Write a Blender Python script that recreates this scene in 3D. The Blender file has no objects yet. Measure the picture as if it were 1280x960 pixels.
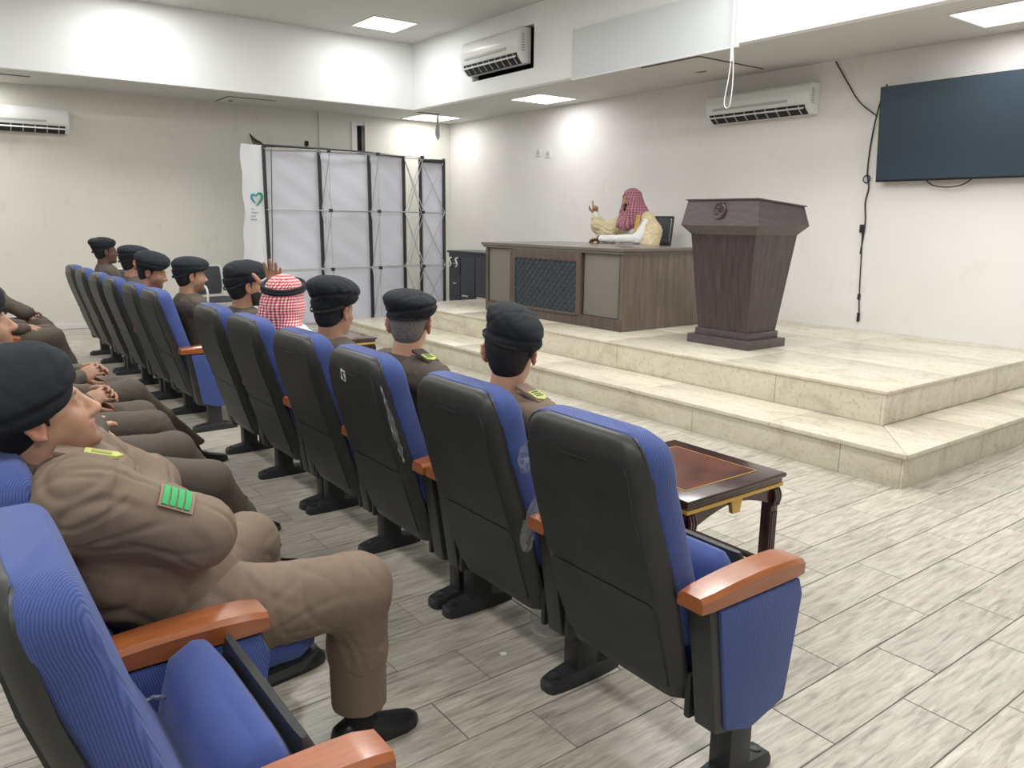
import bpy, bmesh, math, random
import numpy as np
from mathutils import Vector, Matrix, Euler
from math import sin, cos, pi, radians as R, sqrt
random.seed(7); np.random.seed(7)
C = bpy.context.scene.collection
# ------------------------------------------------------------------ camera
F_, YAW, PITCH, ROLL = 984.56, R(-53.063), R(-11.772), R(0.586)
_f = Vector((sin(YAW)*cos(PITCH), cos(YAW)*cos(PITCH), sin(PITCH))); _r = Vector((cos(YAW), -sin(YAW), 0)); _u = _r.cross(_f)
_r2 = cos(ROLL)*_r + sin(ROLL)*_u; _u2 = -sin(ROLL)*_r + cos(ROLL)*_u
cam = bpy.data.cameras.new('camera'); co = bpy.data.objects.new('camera', cam); C.objects.link(co)
co.matrix_world = Matrix(((_r2.x,_u2.x,-_f.x,0),(_r2.y,_u2.y,-_f.y,0),(_r2.z,_u2.z,-_f.z,1.5),(0,0,0,1)))
cam.sensor_width = 36; cam.lens = 36*F_/1280; cam.clip_start = .02
bpy.context.scene.camera = co
w = bpy.data.worlds.new('w'); bpy.context.scene.world = w; w.use_nodes = True
w.node_tree.nodes['Background'].inputs[0].default_value = (.9,.95,1,1); w.node_tree.nodes['Background'].inputs[1].default_value = .3
vs = bpy.context.scene.view_settings; vs.view_transform = 'Standard'; vs.look = 'None'; vs.exposure = 0.0; vs.gamma = 1
LIGHT_W = 34.0      # watts of one 0.6 m ceiling panel
LIGHT_COL = (1, .99, .975)
# ------------------------------------------------------------------ materials
MATS = {}
def mat(name, col, rough=.6, metal=0, noise=0, nscale=8, bump=0, bscale=60, coat=0, emit=None, sheen=0, spec=.5, stretch=None):
    if name in MATS: return MATS[name]
    m = bpy.data.materials.new(name); m.use_nodes = True; nt = m.node_tree; b = nt.nodes['Principled BSDF']
    b.inputs['Base Color'].default_value = (*col, 1); b.inputs['Roughness'].default_value = rough; b.inputs['Metallic'].default_value = metal
    b.inputs['Coat Weight'].default_value = coat; b.inputs['Coat Roughness'].default_value = .12; b.inputs['Specular IOR Level'].default_value = spec
    if sheen: b.inputs['Sheen Weight'].default_value = sheen
    if emit: b.inputs['Emission Color'].default_value = (*emit[0], 1); b.inputs['Emission Strength'].default_value = emit[1]
    tc = nt.nodes.new('ShaderNodeTexCoord'); src = tc.outputs['Object']
    if stretch:
        mp = nt.nodes.new('ShaderNodeMapping'); mp.inputs['Scale'].default_value = stretch; nt.links.new(src, mp.inputs[0]); src = mp.outputs[0]
    if noise:
        n = nt.nodes.new('ShaderNodeTexNoise'); n.inputs['Scale'].default_value = nscale; n.inputs['Detail'].default_value = 5; nt.links.new(src, n.inputs[0])
        r = nt.nodes.new('ShaderNodeValToRGB'); r.color_ramp.elements[0].position = .3; r.color_ramp.elements[1].position = .7
        r.color_ramp.elements[0].color = (*[c*(1-noise) for c in col], 1); r.color_ramp.elements[1].color = (*[min(1,c*(1+noise)) for c in col], 1)
        nt.links.new(n.outputs[0], r.inputs[0]); nt.links.new(r.outputs[0], b.inputs['Base Color'])
    if bump:
        n = nt.nodes.new('ShaderNodeTexNoise'); n.inputs['Scale'].default_value = bscale; n.inputs['Detail'].default_value = 3; nt.links.new(src, n.inputs[0])
        bp = nt.nodes.new('ShaderNodeBump'); bp.inputs['Strength'].default_value = bump; bp.inputs['Distance'].default_value = .004
        nt.links.new(n.outputs[0], bp.inputs['Height']); nt.links.new(bp.outputs[0], b.inputs['Normal'])
    MATS[name] = m; return m
def nodes(m): return m.node_tree, m.node_tree.nodes['Principled BSDF']
wallm = mat('paint_white', (.79,.775,.755), .55, noise=.03, nscale=1.2, bump=.05, bscale=30)
creamm = mat('paint_cream', (.72,.705,.64), .6, noise=.035, nscale=1.1, bump=.06, bscale=30)
ceilm = mat('paint_ceiling', (.62,.62,.60), .8)
bulkm = mat('paint_bulkhead', (.84,.86,.86), .5)
def smudge(m):
    nt, b = nodes(m); L = nt.links; src = b.inputs['Base Color'].links[0].from_socket
    g = nt.nodes.new('ShaderNodeNewGeometry'); n = nt.nodes.new('ShaderNodeTexNoise'); n.inputs['Scale'].default_value = 3.1; n.inputs['Detail'].default_value = 6; n.inputs['Distortion'].default_value = .8
    mp = nt.nodes.new('ShaderNodeMapping'); mp.inputs['Scale'].default_value = (1.6,1.6,.8); L.new(g.outputs['Position'], mp.inputs[0]); L.new(mp.outputs[0], n.inputs[0])
    r = nt.nodes.new('ShaderNodeValToRGB'); r.color_ramp.elements[0].position = .60; r.color_ramp.elements[0].color = (1,1,1,1); r.color_ramp.elements[1].position = .80; r.color_ramp.elements[1].color = (.90,.885,.87,1)
    L.new(n.outputs[0], r.inputs[0]); mx = nt.nodes.new('ShaderNodeMix'); mx.data_type = 'RGBA'; mx.blend_type = 'MULTIPLY'; mx.inputs[0].default_value = 1
    L.new(src, mx.inputs[6]); L.new(r.outputs[0], mx.inputs[7]); L.new(mx.outputs[2], b.inputs['Base Color'])
smudge(wallm); smudge(creamm)
def wood_tile():
    m = mat('wood_look_tile', (.5,.47,.42), .32); nt, b = nodes(m); L = nt.links
    geo = nt.nodes.new('ShaderNodeTexCoord'); oi = nt.nodes.new('ShaderNodeNewGeometry')
    rnd = nt.nodes.new('ShaderNodeObjectInfo')
    add = nt.nodes.new('ShaderNodeVectorMath'); add.operation = 'ADD'; comb = nt.nodes.new('ShaderNodeCombineXYZ')
    mul = nt.nodes.new('ShaderNodeMath'); mul.operation = 'MULTIPLY'; mul.inputs[1].default_value = 37
    s2 = nt.nodes.new('ShaderNodeMath'); s2.operation = 'ADD'; L.new(rnd.outputs['Random'], s2.inputs[0]); L.new(oi.outputs['Random Per Island'], s2.inputs[1])
    L.new(s2.outputs[0], mul.inputs[0]); L.new(mul.outputs[0], comb.inputs[0]); L.new(mul.outputs[0], comb.inputs[1])
    L.new(oi.outputs['Position'], add.inputs[0]); L.new(comb.outputs[0], add.inputs[1])
    mp = nt.nodes.new('ShaderNodeMapping'); mp.inputs['Scale'].default_value = (30,3.2,1); L.new(add.outputs[0], mp.inputs[0])
    n = nt.nodes.new('ShaderNodeTexNoise'); n.inputs['Scale'].default_value = 1.6; n.inputs['Detail'].default_value = 7; n.inputs['Roughness'].default_value = .65; n.inputs['Distortion'].default_value = .5
    L.new(mp.outputs[0], n.inputs[0])
    r = nt.nodes.new('ShaderNodeValToRGB'); e = r.color_ramp.elements; e[0].position = .3; e[0].color = (.25,.225,.185,1); e[1].position = .68; e[1].color = (.61,.58,.505,1)
    e2 = e.new(.48); e2.color = (.455,.425,.36,1)
    L.new(n.outputs[0], r.inputs[0])
    hs = nt.nodes.new('ShaderNodeHueSaturation'); mr = nt.nodes.new('ShaderNodeMapRange'); mr.inputs[3].default_value = .9; mr.inputs[4].default_value = 1.1
    fr = nt.nodes.new('ShaderNodeMath'); fr.operation = 'FRACT'; L.new(s2.outputs[0], fr.inputs[0]); L.new(fr.outputs[0], mr.inputs[0]); L.new(mr.outputs[0], hs.inputs['Value'])
    L.new(r.outputs[0], hs.inputs['Color']); L.new(hs.outputs[0], b.inputs['Base Color'])
    bp = nt.nodes.new('ShaderNodeBump'); bp.inputs['Strength'].default_value = .12; bp.inputs['Distance'].default_value = .002; L.new(n.outputs[0], bp.inputs['Height']); L.new(bp.outputs[0], b.inputs['Normal'])
    return m
tilem = wood_tile()
groutm = mat('grout', (.20,.185,.16), .9)
def marble():
    m = mat('marble', (.62,.56,.44), .22); nt, b = nodes(m); L = nt.links
    g = nt.nodes.new('ShaderNodeNewGeometry'); mp = nt.nodes.new('ShaderNodeMapping'); mp.inputs['Scale'].default_value = (1,2.2,1.5); L.new(g.outputs['Position'], mp.inputs[0])
    n = nt.nodes.new('ShaderNodeTexNoise'); n.inputs['Scale'].default_value = 2.2; n.inputs['Detail'].default_value = 8; n.inputs['Roughness'].default_value = .7; n.inputs['Distortion'].default_value = 1.2; L.new(mp.outputs[0], n.inputs[0])
    r = nt.nodes.new('ShaderNodeValToRGB'); e = r.color_ramp.elements; e[0].position = .32; e[0].color = (.52,.46,.36,1); e[1].position = .66; e[1].color = (.72,.675,.56,1); q = e.new(.47); q.color = (.655,.605,.49,1)
    L.new(n.outputs[0], r.inputs[0])
    v = nt.nodes.new('ShaderNodeTexNoise'); v.inputs['Scale'].default_value = 38; v.inputs['Detail'].default_value = 4; L.new(g.outputs['Position'], v.inputs[0])
    r2 = nt.nodes.new('ShaderNodeValToRGB'); r2.color_ramp.elements[0].position = .34; r2.color_ramp.elements[1].position = .44; r2.color_ramp.elements[0].color = (.80,.78,.74,1); r2.color_ramp.elements[1].color = (1,1,1,1)
    L.new(v.outputs[0], r2.inputs[0]); mx = nt.nodes.new('ShaderNodeMix'); mx.data_type = 'RGBA'; mx.blend_type = 'MULTIPLY'; mx.inputs[0].default_value = .75
    L.new(r.outputs[0], mx.inputs[6]); L.new(r2.outputs[0], mx.inputs[7]); L.new(mx.outputs[2], b.inputs['Base Color']); return m
marblem = marble()
def ribbed_blue():
    m = mat('blue_upholstery', (.05,.095,.37), .85, sheen=.15); nt, b = nodes(m); L = nt.links
    tc = nt.nodes.new('ShaderNodeTexCoord'); wv = nt.nodes.new('ShaderNodeTexWave'); wv.bands_direction = 'X'; wv.inputs['Scale'].default_value = 78; wv.inputs['Distortion'].default_value = .5
    mp = nt.nodes.new('ShaderNodeMapping'); mp.inputs['Rotation'].default_value = (.2,.45,-.75); L.new(tc.outputs['Object'], mp.inputs[0]); L.new(mp.outputs[0], wv.inputs[0])
    r = nt.nodes.new('ShaderNodeValToRGB'); r.color_ramp.elements[0].color = (.040,.068,.235,1); r.color_ramp.elements[1].color = (.070,.115,.36,1); L.new(wv.outputs[0], r.inputs[0]); L.new(r.outputs[0], b.inputs['Base Color'])
    bp = nt.nodes.new('ShaderNodeBump'); bp.inputs['Strength'].default_value = .35; bp.inputs['Distance'].default_value = .003; L.new(wv.outputs[0], bp.inputs['Height']); L.new(bp.outputs[0], b.inputs['Normal']); return m
bluem = ribbed_blue()
blueseat = mat('blue_seat_fabric', (.050,.085,.29), .9, bump=.3, bscale=400, sheen=.15)
plast = mat('black_plastic', (.030,.032,.031), .42, noise=.25, nscale=5, bump=.06, bscale=200)
plastin = mat('black_plastic_panel', (.020,.023,.023), .5, noise=.35, nscale=6, bump=.08, bscale=240)
ironm = mat('black_iron', (.022,.024,.027), .45)
armwood = mat('varnished_wood', (.36,.108,.033), .3, coat=.7, noise=.15, nscale=3, stretch=(30,3,30))
unim = mat('olive_brown_cloth', (.225,.165,.122), .85, bump=.12, bscale=500)
unid = mat('dark_brown_cloth', (.105,.085,.066), .85, bump=.12, bscale=500)
beretm = mat('beret_felt', (.010,.014,.020), .9, bump=.3, bscale=600)
hairm = mat('black_hair', (.012,.011,.012), .7, bump=.4, bscale=500)
greyhair = mat('grey_hair', (.19,.175,.165), .8, noise=.5, nscale=160, bump=.3, bscale=500)
shoem = mat('black_leather', (.012,.012,.014), .35)
sockm = mat('black_sock', (.012,.012,.012), .9)
whitec = mat('white_cloth', (.75,.76,.76), .8)
bisht = mat('cream_cloth', (.62,.53,.34), .8, noise=.12, nscale=14)
goldc = mat('gold_trim', (.62,.42,.11), .5, metal=.3)
whitepl = mat('white_plastic', (.78,.79,.78), .3)
greypl = mat('grey_plastic', (.45,.46,.46), .5)
darkm = mat('dark_gap', (.012,.013,.015), .7)
tvm = mat('tv_screen', (.035,.055,.078), .25, spec=.6)
tvb = mat('tv_bezel', (.012,.012,.014), .35)
pod = mat('podium_wood', (.058,.040,.043), .38, noise=.35, nscale=2.2, stretch=(16,16,1.2), bump=.05)
podc = mat('podium_trim_wood', (.085,.070,.072), .36, noise=.2, nscale=3, stretch=(3,3,14))
desk_d = mat('desk_walnut', (.100,.074,.063), .42, noise=.28, nscale=2.4, stretch=(14,14,1.2))
desk_s = mat('desk_side_oak', (.155,.118,.093), .45, noise=.28, nscale=2.4, stretch=(14,14,1.2))
desk_g = mat('desk_grey_panel', (.185,.17,.15), .5)
desk_t = mat('desk_top_laminate', (.15,.125,.105), .25)
leather = mat('tufted_leather', (.022,.035,.045), .4)
maho = mat('mahogany', (.040,.014,.014), .22, coat=.5)
mahor = mat('red_burl_veneer', (.11,.028,.016), .25, coat=.6, noise=.55, nscale=9)
goldm = mat('gold_paint', (.65,.42,.11), .38, metal=.55)
rodm = mat('silver_rod', (.55,.56,.58), .35, metal=.7)
fabw = mat('white_display_fabric', (.68,.69,.77), .7, bump=.4, bscale=6)
bannerm = mat('white_banner', (.82,.84,.88), .5)
cabm = mat('black_cabinet', (.030,.036,.045), .35)
def skin_mat(name, tint):
    m = bpy.data.materials.new(name); m.use_nodes = True; nt, b = nodes(m)
    a = nt.nodes.new('ShaderNodeAttribute'); a.attribute_name = 'Col'
    mx = nt.nodes.new('ShaderNodeMix'); mx.data_type = 'RGBA'; mx.blend_type = 'MULTIPLY'; mx.inputs[0].default_value = 1
    nt.links.new(a.outputs['Color'], mx.inputs[6]); mx.inputs[7].default_value = (*tint, 1); nt.links.new(mx.outputs[2], b.inputs['Base Color'])
    b.inputs['Roughness'].default_value = .5; b.inputs['Subsurface Weight'].default_value = .08; b.inputs['Subsurface Scale'].default_value = .01
    return m
SK = {'light': skin_mat('skin_light', (.60,.345,.235)), 'tan': skin_mat('skin_tan', (.42,.23,.15)), 'dark': skin_mat('skin_dark', (.12,.062,.045))}
def check_cloth(name, c1, c2, n, kz):
    """red and white woven check, laid around the head in angle and height"""
    m = mat(name, c1, .85, sheen=.1); nt, b = nodes(m); L = nt.links
    tc = nt.nodes.new('ShaderNodeTexCoord'); sp = nt.nodes.new('ShaderNodeSeparateXYZ'); L.new(tc.outputs['Object'], sp.inputs[0])
    def M_(op, a=None, bb=None, va=None, vb=None):
        x = nt.nodes.new('ShaderNodeMath'); x.operation = op
        if a is not None: L.new(a, x.inputs[0])
        if bb is not None: L.new(bb, x.inputs[1])
        if va is not None: x.inputs[0].default_value = va
        if vb is not None: x.inputs[1].default_value = vb
        return x.outputs[0]
    at = M_('ARCTAN2', sp.outputs[0], sp.outputs[1]); a1 = M_('SINE', M_('MULTIPLY', at, vb=n)); z1 = M_('SINE', M_('MULTIPLY', sp.outputs[2], vb=kz))
    s = M_('ADD', a1, z1); g = M_('GREATER_THAN', s, vb=.15)
    r = nt.nodes.new('ShaderNodeMix'); r.data_type = 'RGBA'; L.new(g, r.inputs[0]); r.inputs[6].default_value = (*c1,1); r.inputs[7].default_value = (*c2,1)
    L.new(r.outputs[2], b.inputs['Base Color']); return m
ghutra = check_cloth('red_check_cloth', (.55,.035,.06), (.80,.66,.66), 50, 420)
ghutra2 = check_cloth('faded_red_check_cloth', (.27,.055,.10), (.42,.24,.28), 34, 330)
# ------------------------------------------------------------------ mesh helpers (each returns (verts, faces))
def box(x0,x1,y0,y1,z0,z1, bev=0, seg=2, M=None):
    bm = bmesh.new(); bmesh.ops.create_cube(bm, size=1)
    for v in bm.verts: v.co = Vector(((x0+x1)/2+v.co.x*(x1-x0), (y0+y1)/2+v.co.y*(y1-y0), (z0+z1)/2+v.co.z*(z1-z0)))
    if bev: bmesh.ops.bevel(bm, geom=bm.edges[:], offset=bev, segments=seg, affect='EDGES', profile=.6)
    if M is not None: bmesh.ops.transform(bm, matrix=M, verts=bm.verts)
    V = [tuple(v.co) for v in bm.verts]; Fc = [tuple(v.index for v in f.verts) for f in bm.faces]; bm.free(); return V, Fc
def loft(secs, caps=True, loop=False):
    n = len(secs[0]); V = [tuple(p) for s in secs for p in s]; F = []
    m = len(secs)
    for i in range(m if loop else m-1):
        a = i*n; b = ((i+1) % m)*n
        for j in range(n): k = (j+1) % n; F.append((a+j, a+k, b+k, b+j))
    if caps and not loop: F.append(tuple(range(n))[::-1]); F.append(tuple(range((m-1)*n, m*n)))
    return V, F
def tube(pts, r, n=8, loop=False):
    P = [Vector(p) for p in pts]; m = len(P); rr = r if isinstance(r, (list,tuple)) else [r]*m; secs = []; nrm = None
    for i in range(m):
        t = (P[(i+1)%m]-P[i-1]) if (loop or 0 < i < m-1) else ((P[1]-P[0]) if i == 0 else (P[-1]-P[-2]))
        t.normalize()
        if nrm is None: nrm = t.orthogonal().normalized()
        else:
            nrm = (nrm - t*nrm.dot(t)); nrm = nrm.normalized() if nrm.length > 1e-6 else t.orthogonal().normalized()
        bn = t.cross(nrm)
        secs.append([P[i]+rr[i]*(cos(2*pi*k/n)*nrm+sin(2*pi*k/n)*bn) for k in range(n)])
    return loft(secs, True, loop)
def lathe(prof, n=24, c=(0,0,0)):
    return loft([[(c[0]+r*cos(2*pi*k/n), c[1]+r*sin(2*pi*k/n), c[2]+z) for k in range(n)] for r, z in prof])
def prism(poly, d0, d1, axis='x', bev=0):
    """poly = 2D outline in the other two axes"""
    def P(a, b, d): return {'x':(d,a,b), 'y':(a,d,b), 'z':(a,b,d)}[axis]
    bm = bmesh.new(); vs_ = [bm.verts.new(P(a,b,d0)) for a,b in poly]; vt = [bm.verts.new(P(a,b,d1)) for a,b in poly]; n = len(poly)
    bm.faces.new(vs_[::-1]); bm.faces.new(vt)
    for i in range(n): bm.faces.new((vs_[i], vs_[(i+1)%n], vt[(i+1)%n], vt[i]))
    bmesh.ops.recalc_face_normals(bm, faces=bm.faces)
    if bev: bmesh.ops.bevel(bm, geom=bm.edges[:], offset=bev, segments=2, affect='EDGES', profile=.6)
    V = [tuple(v.co) for v in bm.verts]; bm.verts.index_update(); Fc = [tuple(v.index for v in f.verts) for f in bm.faces]; bm.free(); return V, Fc
def spline(pts, n=6):
    P = [Vector(p) for p in pts]; out = []
    for i in range(len(P)-1):
        p0 = P[max(i-1,0)]; p1 = P[i]; p2 = P[i+1]; p3 = P[min(i+2,len(P)-1)]
        for k in range(n):
            t = k/n; out.append(.5*((2*p1)+(-p0+p2)*t+(2*p0-5*p1+4*p2-p3)*t*t+(-p0+3*p1-3*p2+p3)*t**3))
    out.append(P[-1]); return out
def join(*parts):
    V = []; F = []
    for v, f in parts:
        o = len(V); V += list(v); F += [tuple(i+o for i in x) for x in f]
    return V, F
def xf(vf, M): return [tuple(M @ Vector(v)) for v in vf[0]], vf[1]
def make_mesh(name, vf, m, angle=35):
    me = bpy.data.meshes.new(name); me.from_pydata([tuple(v) for v in vf[0]], [], vf[1]); me.materials.append(m)
    bm = bmesh.new(); bm.from_mesh(me); bmesh.ops.recalc_face_normals(bm, faces=bm.faces); bm.to_mesh(me); bm.free()
    me.shade_smooth() if hasattr(me,'shade_smooth') else None
    if angle < 179: me.set_sharp_from_angle(angle=R(angle))
    return me
def obj(name, vf, m, parent=None, angle=35, label=None, cat=None, group=None, kind=None, loc=None):
    me = vf if isinstance(vf, bpy.types.Mesh) else make_mesh(name, vf, m, angle)
    o = bpy.data.objects.new(name, me); C.objects.link(o)
    if parent: o.parent = parent
    if loc: o.location = loc
    tag(o, label, cat, group, kind); return o
def tag(o, label=None, cat=None, group=None, kind=None):
    if label: o['label'] = label
    if cat: o['category'] = cat
    if group: o['group'] = group
    if kind: o['kind'] = kind
    return o
def thing(name, label, cat, loc, rz=0, group=None):
    o = bpy.data.objects.new(name, None); C.objects.link(o); o.location = loc; o.rotation_euler = (0,0,rz); o.empty_display_size = .1
    return tag(o, label, cat, group)
def struct(name, vf, m, **k): return obj(name, vf, m, kind='structure', **k)
# ------------------------------------------------------------------ setting
YF, XL, ZS, ZC, YB, XB = 7.64, -12.0, 3.10, 4.02, 6.24, -10.82
XR, YN = 5.0, -7.0
floor = struct('floor', box(XL,XR,YN,YF,-.12,-.004), groutm)
TW, TL, G = .2175, .623, .0022
tl = []
c0 = -1.173
for i in range(-29, 52):
    cx = c0 - i*TW
    if cx > XR-.1 or cx < XL+.05: continue
    off = 2.003 if i % 2 == 0 else 2.393
    for j in range(-15, 10):
        y0 = off + j*TL
        if y0 > YF-.05 or y0+TL < YN: continue
        tl.append((cx, y0))
def in_view(x, y):
    d = Vector((x, y, 0)) - Vector((0,0,1.5)); z = d.dot(_f)
    if z < .3: return False
    return abs(d.dot(_r2)/z*F_) < 760 and -d.dot(_u2)/z*F_ < 640
vis = sorted([t for t in tl if in_view(t[0], t[1]+TL/2) and not (t[1] > 4.45 and -9.2 < t[0] < -2.1)], key=lambda t: t[0]**2+t[1]**2)[:300]
vset = set(vis)
tmesh = make_mesh('floor_tile', box(-TW/2+G, TW/2-G, G, TL-G, -.012, 0, .0012, 1), tilem)
for x, y in vis:
    o = bpy.data.objects.new('floor_tile', tmesh); C.objects.link(o); o.location = (x, y, random.uniform(-.0004,.0004)); o.parent = floor
rest = [t for t in tl if t not in vset]
V = []; Fc = []
for x, y in rest:
    y1 = min(y+TL, YF)
    v, f = ([(x-TW/2+G,y+G,0),(x+TW/2-G,y+G,0),(x+TW/2-G,y1-G,0),(x-TW/2+G,y1-G,0),(x-TW/2+G,y+G,-.01),(x+TW/2-G,y+G,-.01),(x+TW/2-G,y1-G,-.01),(x-TW/2+G,y1-G,-.01)], [(0,1,2,3),(0,4,5,1),(1,5,6,2),(2,6,7,3),(3,7,4,0)])
    o_ = len(V); V += v; Fc += [tuple(i+o_ for i in q) for q in f]
obj('floor_tile_field', (V,Fc), tilem, floor, kind='stuff')
def wall_holes(axis, p, th, u0, u1, z0, z1, holes):
    """wall slab at coordinate p, with rectangular holes (ua, ub, za, zb)"""
    us = sorted({u0,u1,*[h[0] for h in holes],*[h[1] for h in holes]}); zs = sorted({z0,z1,*[h[2] for h in holes],*[h[3] for h in holes]}); parts = []
    for a, b in zip(us, us[1:]):
        for c, d in zip(zs, zs[1:]):
            if any(h[0] <= a and b <= h[1] and h[2] <= c and d <= h[3] for h in holes): continue
            parts.append(box(a,b,p,p+th,c,d) if axis == 'y' else box(p,p+th,a,b,c,d))
    return join(*parts)
wf = struct('wall_front', wall_holes('y', YF, .12, XL-.12, XR, -.1, ZS, []), wallm)
HL = (5.85, 6.0, 2.2, 2.95)
wl = struct('wall_left', wall_holes('x', XL-.12, .12, YN, YF, -.1, ZS, [HL]), creamm)
struct('wall_right', box(XR,XR+.12,YN,YF+.12,-.1,ZC+.1), wallm)
struct('wall_back', box(XL-.12,XR+.12,YN-.12,YN,-.1,ZC+.1), wallm)
pil = struct('trim_1', box(XL,XL+.03,5.22,5.76,0,ZS), creamm)
st = struct('trim_2', join(box(XL-.02,XL+.05,5.76,5.85,0,3.0), box(XL-.02,XL+.03,6.0,6.03,0,3.0), box(XL-.1,XL+.02,5.76,6.03,2.95,2.99)), wallm)
obj('dark_opening', box(XL-.14,XL-.10,5.83,6.02,2.1,2.98), darkm, wl)
struct('baseboard_left', box(XL,XL+.012,YN,YF,0,.075), wallm)
# soffit ring and raised ceiling
struct('ceiling', box(XB-.1,XR,YN,YB+.1,ZC,ZC+.1), ceilm)
HATCH = (-6.35,-5.5,6.42,7.5)
def plate(z, t, x0,x1,y0,y1, hole=None):
    if not hole: return box(x0,x1,y0,y1,z,z+t)
    a,b,c,d = hole; return join(box(x0,a,y0,y1,z,z+t), box(b,x1,y0,y1,z,z+t), box(a,b,y0,c,z,z+t), box(a,b,d,y1,z,z+t))
sof = struct('ceiling_soffit', join(plate(ZS,.1,XL,XR,YB+.1,YF), box(XL,XB-.1,YN,YB+.1,ZS,ZS+.1)), ceilm)
HB = (-9.25,-7.93,3.30,3.80)
struct('trim_3', wall_holes('y', YB, .1, XB-.1, XR, ZS, ZC, [HB]), bulkm)
struct('trim_4', box(XB-.1,XB,YN,YB,ZS,ZC), bulkm)
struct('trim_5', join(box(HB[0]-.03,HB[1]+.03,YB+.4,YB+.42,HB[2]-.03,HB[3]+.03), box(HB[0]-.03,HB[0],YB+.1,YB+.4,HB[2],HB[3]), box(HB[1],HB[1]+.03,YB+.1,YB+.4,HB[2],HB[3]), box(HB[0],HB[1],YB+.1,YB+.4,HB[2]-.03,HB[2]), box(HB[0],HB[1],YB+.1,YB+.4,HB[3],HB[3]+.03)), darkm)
# ceiling panel lights: diffuser + real area lamp each
emitm = mat('light_diffuser', (.9,.9,.9), .5, emit=((1,.99,.97), 4.0))
def panel_light(x, y, z, label, k=1.0, s=.62, sx=None):
    sx = sx or s
    t = thing('ceiling_light', label, 'light', (x,y,z), 0, 'square ceiling panel lights')
    obj('diffuser', box(-sx/2,sx/2,-s/2,s/2,-.006,0), emitm, t)
    obj('light_frame', join(box(-sx/2-.02,sx/2+.02,-s/2-.02,-s/2,-.009,.0), box(-sx/2-.02,sx/2+.02,s/2,s/2+.02,-.009,0), box(-sx/2-.02,-sx/2,-s/2,s/2,-.009,0), box(sx/2,sx/2+.02,-s/2,s/2,-.009,0)), whitepl, t)
    l = bpy.data.lights.new('lamp', 'AREA'); l.shape = 'SQUARE'; l.size = s; l.energy = LIGHT_W*k; l.color = LIGHT_COL
    lo = bpy.data.objects.new('lamp', l); C.objects.link(lo); lo.parent = t; lo.location = (0,0,-.02)
panel_light(-11.47,6.93,ZS,'small ceiling panel light in the far corner of the low soffit',.30, .66,.7)
panel_light(-8.7,7.02,ZS,'ceiling panel light in the soffit under the boxed-in air conditioner',.30)
panel_light(-2.93,6.97,ZS,'ceiling panel light above the wall television',.34)
panel_light(-9.98,5.33,ZC,'panel light in the raised ceiling near its far corner',.55)
for x, y in [(-9.98,2.4),(-9.98,-.6),(-5.65,3.9),(-2.75,3.9),(-7.1,2.4),(-4.2,2.4),(-7.1,-.6),(-4.2,-.6),(-1.3,2.4),(-1.3,-.6),(1.6,2.4),(1.6,-.6),(-7.1,-3.6),(-1.3,-3.6),(-4.2,5.33),(-1.3,5.33)]:
    panel_light(x, y, ZC, 'panel light in the raised ceiling out of the picture', .75 if x < -9 else 1.05)
panel_light(-.1,6.97,ZS,'soffit panel light beyond the right edge of the picture',.42); panel_light(-11.4,.6,ZS,'soffit panel light above the left wall, outside the picture',.4)
# stage of marble slabs
stage = struct('trim_7', box(-8.83,-2.54,4.93,YF,0,.42), marblem)
stage['label'] = 'upper marble platform of the stage'
low = struct('trim_8', box(-9.38,-2.12,4.41,YF,0,.185), marblem)
def slab(par, *a, bev=.003): return obj('marble_slab', box(*a, bev, 2), marblem, par)
xs = [-8.85,-7.45,-6.2,-4.98,-3.34,-2.516]
for a, b in zip(xs, xs[1:]): slab(stage, a+.0015,(b if b < -2.6 else -2.54)-.0015,4.911,4.93,.213,.421)
ys = [4.93,5.85,6.75,7.639]
for a, b in zip(ys, ys[1:]): slab(stage, -2.54,-2.516,a+.0015 if a > 4.95 else 4.911,b-.0015,.213,.421)
for a, b in zip([-8.87,-7.6,-6.35,-5.1,-3.85,-2.505], [-7.6,-6.35,-5.1,-3.85,-2.505]):
    for c, d in zip([4.9,5.85,6.75], [5.85,6.75,7.639]): slab(stage, a+.0015,b-.0015,c+.0015,d-.0015,.4215,.441)
xs = [-9.4,-7.9,-6.5,-5.2,-3.66,-2.5,-2.105]
for a, b in zip(xs, xs[1:]): slab(low, a+.0015,(b if b < -2.2 else -2.12)-.0015,4.395,4.41,0,.186)
for a, b in zip([4.41,5.4,6.5], [5.4,6.5,7.639]): slab(low, -2.12,-2.105,a+.0015 if a > 4.5 else 4.395,b-.0015,0,.186)
for a, b in zip([-9.42,-8.1,-6.8,-5.5,-4.2], [-8.1,-6.8,-5.5,-4.2,-3.0]): slab(low, a+.0015,b-.0015,4.372,4.91,.1865,.2145,bev=.006)
obj('marble_slab', prism([(-3.0+.0015,4.372),(-2.083,4.372),(-2.516,4.91),(-3.0+.0015,4.91)], .1865,.2145,'z',.005), marblem, low)
obj('marble_slab', prism([(-2.081,4.374),(-2.081,5.4),(-2.514,5.4),(-2.514,4.912)], .1865,.2145,'z',.005), marblem, low)
for a, b in zip([5.4,6.5], [6.5,7.639]): slab(low, -2.514,-2.081,a+.0015,b-.0015,.1865,.2145,bev=.006)
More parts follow.
